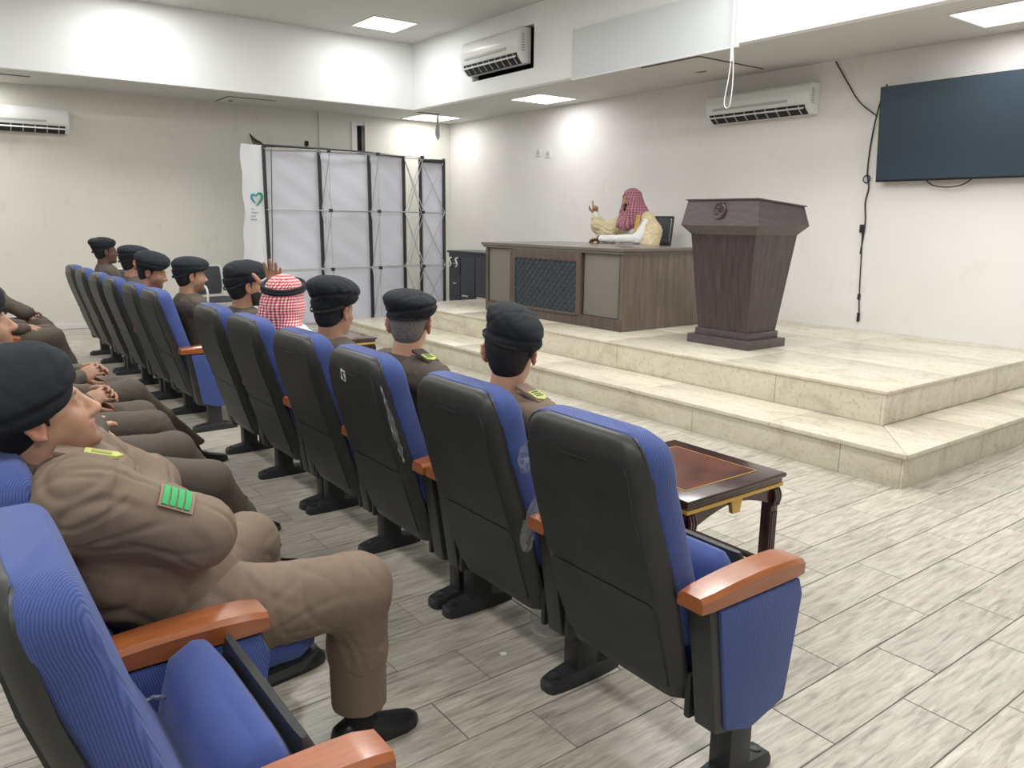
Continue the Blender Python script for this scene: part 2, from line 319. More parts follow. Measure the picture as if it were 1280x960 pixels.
# ------------------------------------------------------------------ auditorium seats
# local frame: x across, y to the stage, origin on the floor under the pedestal
PROF = [(.235,-.125,.222),(.30,-.15,.235),(.40,-.185,.242),(.50,-.215,.246),(.60,-.243,.247),(.70,-.275,.243),(.80,-.305,.237),(.88,-.322,.234),(.93,-.326,.229),(.955,-.325,.221),(.972,-.322,.208),(.984,-.317,.190),(.993,-.308,.165)]
def shell_vf():
    secs = []
    for z, y, wd in PROF:
        d = .050 if z < .75 else .050-.13*(z-.75)
        secs.append([(-wd,y+d,z),(-wd-.004,y+.045,z),(-wd,y+.028,z),(-wd+.03,y+.004,z),(-wd+.05,y,z),(wd-.05,y,z),(wd-.03,y+.004,z),(wd,y+.028,z),(wd+.004,y+.045,z),(wd,y+d,z)])
    return loft(secs)
def inset_vf(z0, z1, mg, out):
    secs = []
    zz = [z0, z0+.012] + [z for z, _, _ in PROF if z0+.02 < z < z1-.05] + [z1-.035, z1-.012, z1]
    for i, z in enumerate(zz):
        y = np.interp(z, [p[0] for p in PROF], [p[1] for p in PROF]); wd = np.interp(z, [p[0] for p in PROF], [p[2] for p in PROF])-mg
        if i == 0 or i == len(zz)-1: wd -= .022; 
        elif i == len(zz)-2: wd -= .008
        secs.append([(-wd,y+.01,z),(-wd+.004,y-out,z),(wd-.004,y-out,z),(wd,y+.01,z)])
    return loft(secs)
CUSH = [(.30,-.08,-.01,.20),(.40,-.115,-.005,.225),(.50,-.15,-.055,.243),(.60,-.175,-.10,.247),(.70,-.205,-.128,.247),(.80,-.245,-.155,.246),(.88,-.265,-.178,.243),(.94,-.27,-.195,.234),(.975,-.268,-.205,.216),(1.0,-.262,-.225,.178)]
def supersec(w, y0, y1, z, n=20, e=.45):
    c = (y0+y1)/2; h = (y1-y0)/2; out = []
    for k in range(n):
        a = 2*pi*k/n; ca, sa = cos(a), sin(a)
        out.append((w*abs(ca)**e*(1 if ca >= 0 else -1), c+h*abs(sa)**e*(1 if sa >= 0 else -1), z))
    return out
def back_cushion():
    secs = []
    zz = np.concatenate([np.linspace(.30,.94,17), [.962,.978,.990,.996]])
    for z in zz:
        yb, yf, wd = (np.interp(z, [c[0] for c in CUSH], [c[k] for c in CUSH]) for k in (1,2,3))
        yb = np.interp(z, [p[0] for p in PROF], [p[1] for p in PROF])+(.035 if z < .75 else max(.035-.10*(z-.75), .012)) if z > .38 else yb
        if z > .38: wd = np.interp(z, [p[0] for p in PROF], [p[2] for p in PROF])+.004+.010*min(1,max(0,(z-.86)/.06))-(.008 if z > .99 else 0)
        secs.append(supersec(wd, yb, yf, z, 28, .38))
    return loft(secs)
def slab_xsec(path, wd, th, e=.4, n=24, round_end=True):
    """padded slab following a yz path (list of y,z), thickness th normal to it"""
    secs = []
    for i, (y, z) in enumerate(path):
        a = path[max(i-1,0)]; b = path[min(i+1,len(path)-1)]; t = Vector((0,b[0]-a[0],b[1]-a[1])).normalized(); nn = Vector((0,-t.z,t.y))
        u = i/(len(path)-1); k = 1 if not round_end else min(1, (1-abs(2*u-1)**6)**.5+.35); s = []
        for j in range(n):
            an = 2*pi*j/n; ca, sa = cos(an), sin(an); X = (wd-.04*(1-k))*abs(ca)**e*(1 if ca >= 0 else -1); T = th/2*k*abs(sa)**e*(1 if sa >= 0 else -1)
            s.append(Vector((X,y,z))+nn*T)
        secs.append(s)
    return loft(secs)
def seat_pad(folded):
    if folded: path = [(-.05,.26),(-.04,.31),(-.02,.38),(.0,.45),(.018,.52),(.032,.575),(.04,.618)]; th = .13
    else: path = [(-.11,.425),(-.05,.42),(.05,.418),(.15,.422),(.25,.428),(.33,.428),(.375,.418)]; th = .105
    return slab_xsec(path, .235, th)
def seat_shell(folded):
    if folded:
        path = [(.02,.235),(.06,.28),(.098,.35),(.112,.43),(.115,.50),(.112,.56),(.104,.605)]; th = .045
    else: path = [(-.10,.375),(0,.362),(.12,.36),(.24,.366),(.33,.375),(.385,.392)]; th = .04
    return slab_xsec(path, .243, th)
def arm_vf(s):
    secs = []; L0, L1 = -.205, .212
    for i in range(11):
        u = i/10; y = L0+(L1-L0)*u; top = .606+.014*sin(pi*min(1,u*.85))-.006*(u > .95); wd = .044 if .04 < u < .96 else .040; b = .566
        wd += .006*u
        secs.append([(s-wd,y,b),(s-wd,y,top-.012),(s-wd+.01,y,top),(s+wd-.01,y,top),(s+wd,y,top-.012),(s+wd,y,b)])
    return loft(secs)
PAN = [(-.17,.562),(.195,.562),(.215,.50),(.185,.30),(.168,.20),(.02,.165),(-.115,.20),(-.145,.40)]
def ped_parts(root, s, first=True):
    obj('side_panel', prism(PAN, s-.035, s+.035, 'x', .006), plast, root)
    P2 = [(a+(.03 if a < 0 else -.004), b-(.005 if b > .5 else -.006)) for a, b in PAN]
    obj('side_upholstery', join(prism(P2, s+.033, s+.046, 'x', .005), prism(P2, s-.046, s-.033, 'x', .005)), bluem, root)
    obj('armrest', arm_vf(s), armwood, root, 30)
    obj('pedestal', box(s-.035,s+.035,-.045,.045,.03,.24,.006), ironm, root)
    f = []
    for y, w_, h in [(-.155,.018,.022),(-.145,.034,.034),(-.11,.04,.042),(-.05,.043,.05),(.05,.043,.05),(.11,.04,.042),(.145,.034,.034),(.155,.018,.022)]:
        f.append([(s-w_,y,.0),(s-w_*1.02,y,h*.6),(s-w_*.8,y,h),(s+w_*.8,y,h),(s+w_*1.02,y,h*.6),(s+w_,y,.0)])
    ft = obj('foot', loft(f), ironm, root)
    [obj('bolt_cap', lathe([(.018,.036),(.018,.046),(.012,.048)],12,(s,q,0)), plast, ft) for q in (-.115,.115)]
HW = .305
def make_chair(folded, both):
    t = thing('auditorium_seat', 'seat', 'chair', (0,0,0))
    obj('back_shell', shell_vf(), plast, t, 40)
    p = obj('back_panel', join(inset_vf(.545,.925,.035,.004), inset_vf(.265,.535,.03,.003)), plastin, t, 30)
    obj('name_slot', join(box(-.06,.06,-.3315,-.322,.905,.909)), plast, p)
    obj('back_cushion', back_cushion(), bluem, t, 50)
    obj('seat_cushion', seat_pad(folded), blueseat, t, 60)
    obj('seat_shell', seat_shell(folded), plast, t, 50)
    obj('seat_bracket', join(box(-.255,-.235,-.12,.02,.20,.33,.006), box(.235,.255,-.12,.02,.20,.33,.006), box(-.25,.25,-.06,-.03,.23,.27,.004)), ironm, t)
    ped_parts(t, HW)
    if both: ped_parts(t, -HW)
    return t
def copy_tree(o, parent=None):
    c = o.copy(); C.objects.link(c); c.parent = parent
    for ch in o.children: copy_tree(ch, c)
    return c
protos = {}
def seat(x, y, folded, both, label, group, rz=0):
    k = (folded, both)
    if k not in protos: o = protos[k] = make_chair(folded, both)
    else: o = copy_tree(protos[k])
    o.location = (x,y,0); o.rotation_euler = (0,0,rz); o['label'] = label; o['group'] = group; return o
G1, G2 = 'blue and black auditorium seats of the front row', 'blue and black auditorium seats of the second row'
row1 = [(-1.465,1.63,1,0,'empty near end seat of the front row, its outer side panel in view'),
 (-2.075,1.63,0,1,'front row seat of the man with the ridged beret, beside the near end seat'),
 (-2.78,1.625,0,0,'front row seat with a small white sticker on its black back'),
 (-3.405,1.625,0,1,'front row seat behind the man in the puffy tall beret'),
 (-4.10,1.625,0,0,'front row seat of the man in the red checked headscarf'),
 (-4.71,1.62,0,1,'front row seat before the aisle gap, of the bearded man in a beret'),
 (-5.985,1.595,0,0,'first seat past the aisle gap, with a blue side panel and red wood armrest showing'),
 (-6.595,1.59,0,1,'second front row seat past the aisle gap'),
 (-7.30,1.58,0,0,'fourth front row seat from the far end'),
 (-7.92,1.57,1,1,'third front row seat from the far end'),
 (-8.66,1.57,0,0,'front row seat next to the far end seat'),
 (-9.28,1.57,1,1,'seat at the far end of the front row, by the left wall')]
for x, y, f, b, l in row1: seat(x, y, f, b, l, G1)
Y2 = .348
row2 = [(-1.415,Y2,1,0,'empty blue folded seat in the near left corner of the picture'),
 (-2.02,Y2,0,1,'second row seat of the large man with folded arms'),
 (-2.73,Y2,1,0,'empty second row seat just beyond the large man with folded arms'),
 (-3.35,Y2,0,1,'second row seat of the pale man in profile behind the large man'),
 (-4.06,Y2,0,0,'second row seat third beyond the large man, sitter hands clasped'),
 (-4.68,Y2,0,1,'second row seat fourth beyond the large man, by the aisle'),
 (-6.58,Y2,1,0,'empty second row seat just past the aisle'),
 (-7.20,Y2,0,1,'second row seat past the aisle with one sitter leg stretched'),
 (-7.95,Y2,0,1,'farthest second row seat, under the man leaning forward')]
for x, y, f, b, l in row2: seat(x, y, f, b, l, G2)
# ------------------------------------------------------------------ furniture on and around the stage
SZ = .441
def air_con(loc, rz, L, label):
    t = thing('air_conditioner', label, 'air conditioner', loc, rz)   # local: x along, -y out of the wall, z up, origin at back bottom middle
    h = L/2
    sec = [(0,0),(-.10,0),(-.165,.05),(-.195,.11),(-.20,.20),(-.185,.27),(-.15,.30),(0,.305)]
    obj('body', prism(sec, -h, h, 'x', .008), whitepl, t)
    obj('front_trim', box(-h+.1,h-.25,-.206,-.19,.125,.150,.003), greypl, t)
    obj('outlet', prism([(-.10,-.003),(-.172,.046),(-.186,.085),(-.17,.09),(-.09,.01)], -h+.05, h-.05, 'x'), darkm, t)
    for i in range(9):
        x = -h+.12+i*(L-.24)/8; obj('vane', prism([(-.118,.0),(-.176,.042),(-.190,.080),(-.166,.06),(-.112,.012)], x-.006, x+.006, 'x'), greypl, t)
    obj('flap', prism([(-.195,.060),(-.215,.046),(-.213,.040),(-.190,.054)], -h+.05, h-.05, 'x'), whitepl, t)
    obj('end_grille', join(*[box(h-.001,h+.003,-.15,-.10,.10+k*.022,.112+k*.022) for k in range(7)]), greypl, t)
    return t
air_con((-5.6,YF,2.60), 0, 1.32, 'white split air conditioner high on the front wall above the podium')
air_con((XL,1.13,2.52), R(90), 1.28, 'white split air conditioner at the left edge on the cream wall')
ac = air_con((-8.68,YB+.05,3.37), 0, 1.26, 'white air conditioner boxed into a recess of the upper bulkhead')
ac.scale = (1,1,1.35)
# bulkhead board
t = thing('bulkhead_board', 'pale blank board fixed along the bulkhead above the stage', 'board', (-6.0,YB,3.07))
obj('board', box(-1.19,1.1,-.022,-.002,0,.53,.003), mat('pale_board',(.66,.70,.71),.5), t)
obj('board_edge', join(box(-1.195,1.1,-.026,-.0,-.006,.004), box(-1.2,-1.19,-.026,0,0,.53)), whitepl, t)
# television
t = thing('television', 'large black flat television on the front wall', 'television', (-3.44,YF-.006,1.90))
obj('case', box(-.755,.755,-.10,-.055,0,.87,.006), tvb, t); obj('screen', box(-.745,.745,-.1035,-.099,.018,.862), tvm, t)
obj('wall_bracket', box(-.3,.3,-.055,-.0,.05,.35), ironm, t); t.rotation_euler = (R(5),0,0)
def cord(pts, r, m, label, cat='cable', group=None, name='cable'):
    return obj(name, tube(spline(pts, 8), r, 6), m, None, 80, label, cat, group)
blackc = mat('black_rubber', (.015,.015,.016), .5)
y = YF-.012
cord([(-4.79,y,3.09),(-4.66,y,2.90),(-4.5,y,2.68),(-4.33,y-.02,2.55),(-4.28,y-.03,2.52)], .006, blackc, 'black cable running from the soffit down to the left side of the television')
cord([(-4.21,y-.03,2.80),(-4.27,y-.03,2.6),(-4.33,y,2.3),(-4.34,y,2.0),(-4.31,y,1.85),(-4.33,y,1.7),(-4.31,y,1.5),(-4.33,y,1.2)], .007, blackc, 'knotted black power cable hanging beside the television')
t = thing('extension_cable', 'black cable end with a socket, dangling low on the front wall', 'cable', (-4.33,y,1.44))
obj('cord', tube(spline([(0,0,.0),(.015,0,-.3),(.03,0,-.6),(.05,0,-.84)],6), .006, 6), blackc, t, 80)
obj('socket', box(-.025,.025,-.02,.008,-.03,.05,.006), blackc, t); obj('connector', box(.035,.06,-.012,.008,-.92,-.83,.004), blackc, t); obj('cord_joint', box(.02,.045,-.01,.008,-.70,-.64,.003), blackc, t)
k = [( -4.335+.035*cos(a), y-.01, 1.93+.035*sin(a)) for a in np.linspace(0,2*pi,16,endpoint=False)]
obj('cable_knot', tube(k, .006, 6, True), blackc, None, 80, 'small loop knotted in the black cable beside the television', 'cable')
cord([(-3.74,y-.05,1.905),(-3.66,y-.05,1.85),(-3.53,y-.05,1.83),(-3.40,y-.05,1.85),(-3.32,y-.05,1.905)], .006, blackc, 'black cable sagging in an arc under the television')
# hanging rod and cord in front of bulkhead
t = thing('hanging_cord', 'white rod with a looped white cord hanging from the raised ceiling', 'cord', (-4.87,6.1,ZC))
obj('rod', tube([(0,0,0),(0,0,-1.10)], .012, 8), whitepl, t); obj('loop', tube(spline([(0,0,-1.08),(-.02,0,-1.25),(-.05,0,-1.44),(-.02,0,-1.50),(.02,0,-1.45),(.03,0,-1.2),(.0,0,-.9)],8), .005, 6), whitepl, t, 80)
# soffit hatches
def hatch(x0,x1,y0,y1,label,dark=None):
    t = thing('access_hatch', label, 'hatch', ((x0+x1)/2,(y0+y1)/2,ZS)); a, b = (x1-x0)/2, (y1-y0)/2
    obj('hatch_panel', box(-a,a,-b,b,-.012,-.001,.002), mat('hatch_paint',(.62,.61,.57),.8), t)
    obj('hatch_gap', join(box(-a-.012,-a,-b,b,-.006,-.001), box(a,a+.012,-b,b,-.006,-.001), box(-a,a,-b-.012,-b,-.006,-.001)), darkm, t)
    if dark: obj('damage_hole', prism([(dark[0]+.09*cos(q)*random.uniform(.6,1.1), dark[1]+.04*sin(q)*random.uniform(.5,1.2)) for q in np.linspace(0,6.2,10)], -.0135,-.0122,'z'), mat('hole_brown',(.18,.15,.11),.9), t)
hatch(-6.3,-5.52,6.42,7.45,'open plaster access hatch in the soffit over the podium', (-.1,.1))
hatch(-11.9,-11.3,3.65,4.3,'damaged access hatch in the soffit above the cream wall', (-.02,-.2))
hatch(-11.9,-11.3,.75,1.33,'square access hatch in the soffit above the left air conditioner')
# dangling bracket in far corner
t = thing('loose_strap', 'grey strap dangling from the soffit in the far corner', 'strap', (-11.0,6.77,ZS))
obj('strap', prism([(-.01,0),(.01,0),(.035,-.33),(0,-.39),(-.05,-.30)], -.004,.004,'x'), greypl, t); obj('slot', box(-.03,.03,-.35,.02,-.006,-.0005), darkm, t)
for i, x in enumerate((-9.56,-9.33)):
    t = thing('wall_socket', ['left','right'][i]+' one of two small white wall sockets high on the front wall', 'socket', (x,YF,2.46 if i else 2.49))
    obj('socket_plate', box(-.06,.06,-.012,0,-.06,.06,.003), mat('socket_white',(.7,.72,.72),.4), t); obj('socket_face', box(-.03,.03,-.016,-.011,-.03,.03,.002), greypl, t)
# desk
t = thing('desk', 'long walnut desk with a tufted black front panel, on the stage', 'desk', (-6.575,5.40,SZ))
W, D, H = 1.145, 1.12, .80
obj('body', join(box(-W+.03,W-.035,.03,.06,.0,H-.05), box(-W,-W+.03,0.0,D,0,H-.05), box(-W+.03,W-.04,D-.35,D-.32,.25,H-.05)), desk_d, t)
obj('end_panel', box(W-.03,W,0.0,D,0,H-.052), desk_s, t)
obj('plinth', box(-W,W-.001,-.004,.035,0,.115,.003), desk_d, t)
obj('top', box(-W-.05,W+.03,-.035,D+.05,H-.032,H,.004), desk_t, t); obj('top_edge', box(-W-.03,W+.012,-.02,D+.03,H-.055,H-.033,.003), desk_g, t)
def dx(X): return X+6.575
obj('grey_panel', box(dx(-7.66),dx(-7.25),.012,.03,.12,H-.06,.003), desk_g, t)
obj('grey_panel', box(dx(-5.995),dx(-5.50),.012,.03,.12,H-.06,.003), desk_g, t)
obj('corner_post', box(W-.055,W-.03,-.002,.03,.11,H-.055), desk_d, t); obj('corner_post', box(-W,-W+.05,-.002,.03,.11,H-.055), desk_d, t)
obj('center_frame', join(box(dx(-7.22),dx(-7.13),-.018,.03,.11,H-.056,.003), box(dx(-6.09),dx(-6.02),-.018,.03,.11,H-.056,.003), box(dx(-7.13),dx(-6.09),-.018,.03,.65,H-.056,.003), box(dx(-7.13),dx(-6.09),-.018,.03,.10,.125,.003)), desk_d, t)
# tufted leather: a height field quilted in diamonds
def tuft(x0,x1,z0,z1,y,nx=104,nz=56):
    V=[];F=[]
    for j in range(nz+1):
        for i in range(nx+1):
            x=x0+(x1-x0)*i/nx; z=z0+(z1-z0)*j/nz; p=.085; a=(x-x0+z)/p; b=(x-x0-z)/p
            h=.016*(abs(sin(pi*a/1))*abs(sin(pi*b/1)))**.5
            V.append((x,y-h,z))
    for j in range(nz):
        for i in range(nx): a=j*(nx+1)+i; F.append((a,a+1,a+nx+2,a+nx+1))
    return V,F
obj('tufted_panel', tuft(dx(-7.13),dx(-6.09),.125,.65,-.0), leather, t, 180)
# podium
t = thing('podium', 'dark wooden podium with a round emblem, standing on the stage', 'podium', (-4.36,5.76,SZ))
def frus(a, b):
    (x0,x1,y0,y1,z0),(X0,X1,Y0,Y1,z1) = a, b
    V=[(x0,y0,z0),(x1,y0,z0),(x1,y1,z0),(x0,y1,z0),(X0,Y0,z1),(X1,Y0,z1),(X1,Y1,z1),(X0,Y1,z1)]
    return V,[(3,2,1,0),(4,5,6,7),(0,1,5,4),(1,2,6,5),(2,3,7,6),(3,0,4,7)]
obj('base', box(-.335,.33,-.26,.26,0,.075,.008), podc, t)
obj('plinth', box(-.285,.28,-.215,.215,.075,.135,.006), podc, t)
obj('body', frus((-.265,.26,-.20,.20,.135),(-.34,.335,-.27,.30,.955)), pod, t, 20)
obj('neck', frus((-.34,.335,-.27,.30,.955),(-.40,.40,-.34,.37,1.03)), podc, t, 20)
obj('head', [(-.40,-.34,1.03),(.40,-.34,1.03),(.40,.37,1.03),(-.40,.37,1.03),(-.365,-.305,1.24),(.365,-.305,1.24),(.365,.33,1.19),(-.365,.33,1.19)] and ([(-.40,-.34,1.03),(.40,-.34,1.03),(.40,.37,1.03),(-.40,.37,1.03),(-.365,-.305,1.24),(.365,-.305,1.24),(.365,.33,1.19),(-.365,.33,1.19)],[(3,2,1,0),(4,5,6,7),(0,1,5,4),(1,2,6,5),(2,3,7,6),(3,0,4,7)]), podc, t, 20)
obj('top_board', ([(-.38,-.32,1.24),(.38,-.32,1.24),(.38,.345,1.19),(-.38,.345,1.19),(-.38,-.32,1.25),(.38,-.32,1.25),(.38,.345,1.20),(-.38,.345,1.20)],[(3,2,1,0),(4,5,6,7),(0,1,5,4),(1,2,6,5),(2,3,7,6),(3,0,4,7)]), podc, t, 20)
em = mat('emblem_wood', (.060,.036,.038), .4)
Me = Matrix.Translation((.0,-.325,1.15)) @ Matrix.Rotation(R(90-9),4,'X')
e = obj('emblem', xf(lathe([(.0,.0),(.062,.0),(.066,.01),(.060,.016),(.052,.012),(0,.013)],24),Me), em, t)
obj('emblem_relief', xf(join(tube([(0,-.03,.015),(0,.02,.017)],.006,6), *[tube(spline([(0,.018,.016),(.018*s,.03,.017),(.034*s,.018,.015)],4),.004,5) for s in (-1,1)], *[tube(spline([(.034*s,-.036,.015),(.0,-.016,.018),(-.03*s,.004,.015)],4),.004,5) for s in (-1,1)], *[lathe([(0,.0),(.008,.0),(.006,.018),(0,.02)],8,(.03*s,.06,.0)) for s in (-1,1)], lathe([(0,.0),(.008,.0),(.006,.018),(0,.02)],8,(0,.068,0))),Me), em, e)
# side tables
def side_table(x, y, label):
    t = thing('side_table', label, 'table', (x,y,0)); a = .305
    obj('table_top', join(box(-a,a,-a,a,.477,.497,.008), box(-a+.012,a-.012,-a+.012,a-.012,.455,.477,.006)), maho, t)
    obj('veneer_inlay', box(-a+.09,a-.09,-a+.09,a-.09,.4965,.4985), mahor, t)
    b = a-.09
    obj('inlay_line', join(box(-b-.004,b+.004,-b-.004,-b,.4965,.499), box(-b-.004,b+.004,b,b+.004,.4965,.499), box(-b-.004,-b,-b,b,.4965,.499), box(b,b+.004,-b,b,.4965,.499)), goldm, t)
    obj('gold_moulding', join(box(-a+.01,a-.01,-a+.008,-a+.02,.44,.456,.003), box(-a+.01,a-.01,a-.02,a-.008,.44,.456,.003), box(-a+.008,-a+.02,-a+.01,a-.01,.44,.456,.003), box(a-.02,a-.008,-a+.01,a-.01,.44,.456,.003)), goldm, t)
    arch = [(-.24,.44)]+[(-.24+.48*i/10, .37+.055*sin(pi*i/10)) for i in range(11)]+[(.24,.44)]
    for s in (-1,1):
        obj('apron', prism(arch, s*.27-.012, s*.27+.012, 'x'), maho, t)
        obj('apron', prism(arch, s*.27-.012, s*.27+.012, 'y'), maho, t)
        obj('keystone', prism([(-.035,.44),(-.022,.385),(.022,.385),(.035,.44)], s*.284-.01, s*.284+.01, 'x', .003), goldm, t)
        obj('keystone', prism([(-.035,.44),(-.022,.385),(.022,.385),(.035,.44)], s*.284-.01, s*.284+.01, 'y', .003), goldm, t)
    for sx in (-1,1):
        for sy in (-1,1):
            cx, cy = sx*.262, sy*.262
            l = obj('leg', box(cx-.024,cx+.024,cy-.024,cy+.024,.0,.44,.004), maho, t)
            obj('fluting', join(*[tube([(cx+sx*.025,cy+q*.012,.16),(cx+sx*.025,cy+q*.012,.33)],.005,6) for q in (-1,0,1)], *[tube([(cx+q*.012,cy+sy*.025,.16),(cx+q*.012,cy+sy*.025,.33)],.005,6) for q in (-1,0,1)]), maho, l)
            obj('gold_block', box(cx-.028,cx+.028,cy-.028,cy+.028,.075,.135,.004), goldm, l)
            obj('carved_capital', join(*[tube(spline([(cx+sx*.026,cy+q,.43),(cx+sx*.036,cy+q,.40),(cx+sx*.028,cy+q,.36)],4),.0075,6) for q in (-.015,0,.015)], *[tube(spline([(cx+q,cy+sy*.026,.43),(cx+q,cy+sy*.036,.40),(cx+q,cy+sy*.028,.36)],4),.0075,6) for q in (-.015,0,.015)]), goldm if sy < 0 and sx < 0 else maho, l)
    obj('stretcher', join(box(-.25,.25,-.272,-.252,.09,.11), box(-.25,.25,.252,.272,.09,.11), box(-.272,-.252,-.25,.25,.09,.11), box(.252,.272,-.25,.25,.09,.11)), maho, t)
    return t
side_table(-2.095,2.46,'square mahogany side table with gilt trim before the near end seats')
side_table(-6.39,2.81,'far mahogany side table, its corner seen between two seated men')
# office chairs by the far wall and behind the desk
def mesh_chair(x, y, rz, label, z=0, white=True):
    t = thing('office_chair', label, 'chair', (x,y,z), rz)
    fr = mat('white_frame',(.75,.77,.77),.3) if white else ironm
    obj('backrest', slab_xsec([(-.22,.50),(-.235,.6),(-.25,.72),(-.27,.84),(-.275,.86)], .23, .03), mat('dark_mesh',(.045,.05,.06),.6), t, 60)
    obj('seat', slab_xsec([(-.2,.45),(-.1,.45),(.1,.45),(.22,.44)], .24, .06), mat('dark_mesh',(.045,.05,.06),.6), t, 60)
    for s in (-1,1):
        obj('side_frame', tube(spline([(s*.25,-.285,.87),(s*.255,-.25,.7),(s*.26,-.21,.47),(s*.26,-.24,.2),(s*.26,-.27,.015),(s*.26,0,.012),(s*.26,.24,.015),(s*.26,.22,.4),(s*.26,.2,.63),(s*.26,-.1,.65),(s*.26,-.23,.62)],5), .014, 8), fr, t, 80)
    obj('cross_bar', tube([(-.25,-.28,.865),(.25,-.28,.865)],.012,8), fr, t, 80); obj('cross_bar', tube([(-.26,0,.42),(.26,0,.42)],.012,8), fr, t, 80)
mesh_chair(-10.5,3.08,R(-75),'dark mesh chair with a white frame by the display stand')
mesh_chair(-10.3,2.0,R(-75),'dark mesh chair near the far wall behind two berets')
mesh_chair(-6.80,7.04,R(186),'black high-backed chair behind the desk', SZ, False); bpy.data.objects['office_chair.002'].scale = (1,1,1.28)
# display stand
def display():
    t = thing('display_stand', 'pop-up exhibition stand of rods with white fabric, seen from behind', 'display stand', (-10.65,3.85,0))
    nod = [(0,0),(0,.78),(-.02,1.55),(-.12,2.17),(-.16,2.48),(-.06,2.84)]        # (x, y) of the uprights relative
    Z = [.04,.80,1.60,2.39]
    fr = [(.26,.06),(.28,.80),(.26,1.55),(.18,2.32)]
    for (x,y) in nod: obj('magnetic_bar', box(x-.012,x+.012,y-.022,y+.022,.02,2.41), plast, t)
    def cloth(a, b, z0=.02, z1=2.40):
        V=[];F=[];n=12;m=30
        for j in range(m+1):
            for i in range(n+1):
                u=i/n; z=z0+(z1-z0)*j/m; x=a[0]+(b[0]-a[0])*u-.03+.025*sin(pi*u)*sin(z*3+a[1]*4)+.008*sin(z*17+u*9); y=a[1]+(b[1]-a[1])*u; V.append((x,y,z))
        for j in range(m):
            for i in range(n): q=j*(n+1)+i; F.append((q,q+1,q+n+2,q+n+1))
        return V,F
    for i in (0,1,2,4): obj('fabric_panel', cloth(nod[i], nod[i+1]), fabw, t, 180)
    for i,(x,y) in enumerate(nod):
        if i < 5:
            a, b = nod[i], nod[i+1]
            for z in Z: obj('rod', tube([(a[0]+.02,a[1],z),(b[0]+.02,b[1],z)], .008 if z > .1 else .006, 6), rodm, t, 80)
            if i in (0,1,2,3,4):
                for z0, z1 in zip(Z, Z[1:]):
                    if i < 3: # scissor arms lean out to the front hubs
                        h = fr[i+1] if i < 2 else fr[3]; h0 = fr[i+1] if i < 2 else fr[3]
                        obj('scissor_rod', tube([(a[0]+.02,b[1],z0),(h[0],h[1]+.02,z1)], .006, 6), rodm, t, 80)
                        obj('scissor_rod', tube([(b[0]+.02,b[1],z1),(h[0],h[1]+.02,z0)], .006, 6), rodm, t, 80)
                    else:
                        obj('scissor_rod', tube([(a[0]+.02,a[1],z0),(b[0]+.02,b[1],z1)], .006, 6), rodm, t, 80); obj('scissor_rod', tube([(a[0]+.02,a[1],z1),(b[0]+.02,b[1],z0)], .006, 6), rodm, t, 80)
    for (x,y) in fr[1:]:
        for z in Z: obj('hub', box(x-.022,x+.022,y-.022,y+.022,z-.022,z+.022,.004), plast, t)
        obj('upright_rod', tube([(x,y,.04),(x,y,2.39)], .0045, 6), rodm, t, 80)
    for z in Z:
        for p, q in zip(fr, fr[1:]): obj('rod', tube([(*p,z),(*q,z)], .0055, 6), rodm, t, 80)
    obj('top_bar', tube([(0,0,2.43),(.05,.78,2.43),(.0,1.55,2.42),(-.1,2.17,2.40)], .018, 8), plast, t, 80); obj('top_bar', tube([(-.14,2.50,2.37),(-.05,2.84,2.37)], .03, 8), plast, t, 80)
    # left end banner, curling at its edge
    V=[];F=[];n=14;m=30
    for j in range(m+1):
        for i in range(n+1):
            u=i/n; z=.03+2.40*j/m; wob=.012*sin(z*5)*(1-u)+.010*sin(z*13)*(1-u); V.append((.03+.10*(1-u)**2-.0+wob*.4, -.33+wob-.06*(z-2.4)*(-.5)*(1-u)+.30*u, z))
    for j in range(m):
        for i in range(n): q=j*(n+1)+i; F.append((q,q+1,q+n+2,q+n+1))
    bn = obj('end_banner', (V,F), bannerm, t, 180)
    gm, tm = mat('logo_green',(.03,.30,.16),.5), mat('logo_blue',(.05,.30,.42),.5)
    def half(s, pts): return tube(spline([(.062+.0*k, -.15+a, 1.74+b) for k,(a,b) in enumerate(pts)],6), [.006+.011*sin(pi*min(1,i/(6*(len(pts)-1)))) for i in range(6*(len(pts)-1)+1)], 6)
    obj('heart_logo', half(1, [(0,.035),(.03,.07),(.07,.06),(.075,.01),(.04,-.05),(.0,-.09)]), gm, bn, 80)
    obj('heart_logo', half(-1, [(0,.03),(-.03,.055),(-.06,.045),(-.065,.01),(-.04,-.03),(-.015,-.055)]), tm, bn, 80)
    obj('small_print', join(*[box(.075,.079,-.25,-.25+l,1.60-k*.045,1.612-k*.045) for k,l in enumerate((.06,.11,.08,.09))]), mat('print_grey',(.35,.40,.42),.6), bn)
    obj('side_bar', join(box(.02,.05,-.035,-.01,.02,2.42), tube([(.1,-.02,.05),(.02,.10,2.38)],.006,6)), plast, t)
    return t
display()
t = thing('cable_bundle', 'frayed dark cables poking from the cream wall above the stand', 'cable', (XL,4.15,2.45))
for q in range(5): obj('wire', tube(spline([(.0,.0+q*.02,.25-q*.02),(.06,.03+q*.03,.12),(.08+.02*q,.07+q*.05,.02-.02*q),(.05,.12+q*.07,-.03)],5), .009, 6), [blackc, mat('wire_olive',(.16,.15,.05),.6)][q % 2], t, 80)
t = obj('wall_hole', prism([(5.02+.05*cos(q)*random.uniform(.6,1), 2.62+.06*sin(q)*random.uniform(.6,1)) for q in np.linspace(0,5.8,9)], XL+.001, XL+.006,'x'), darkm, None, 35, 'small ragged dark hole in the cream wall above the stand','hole')
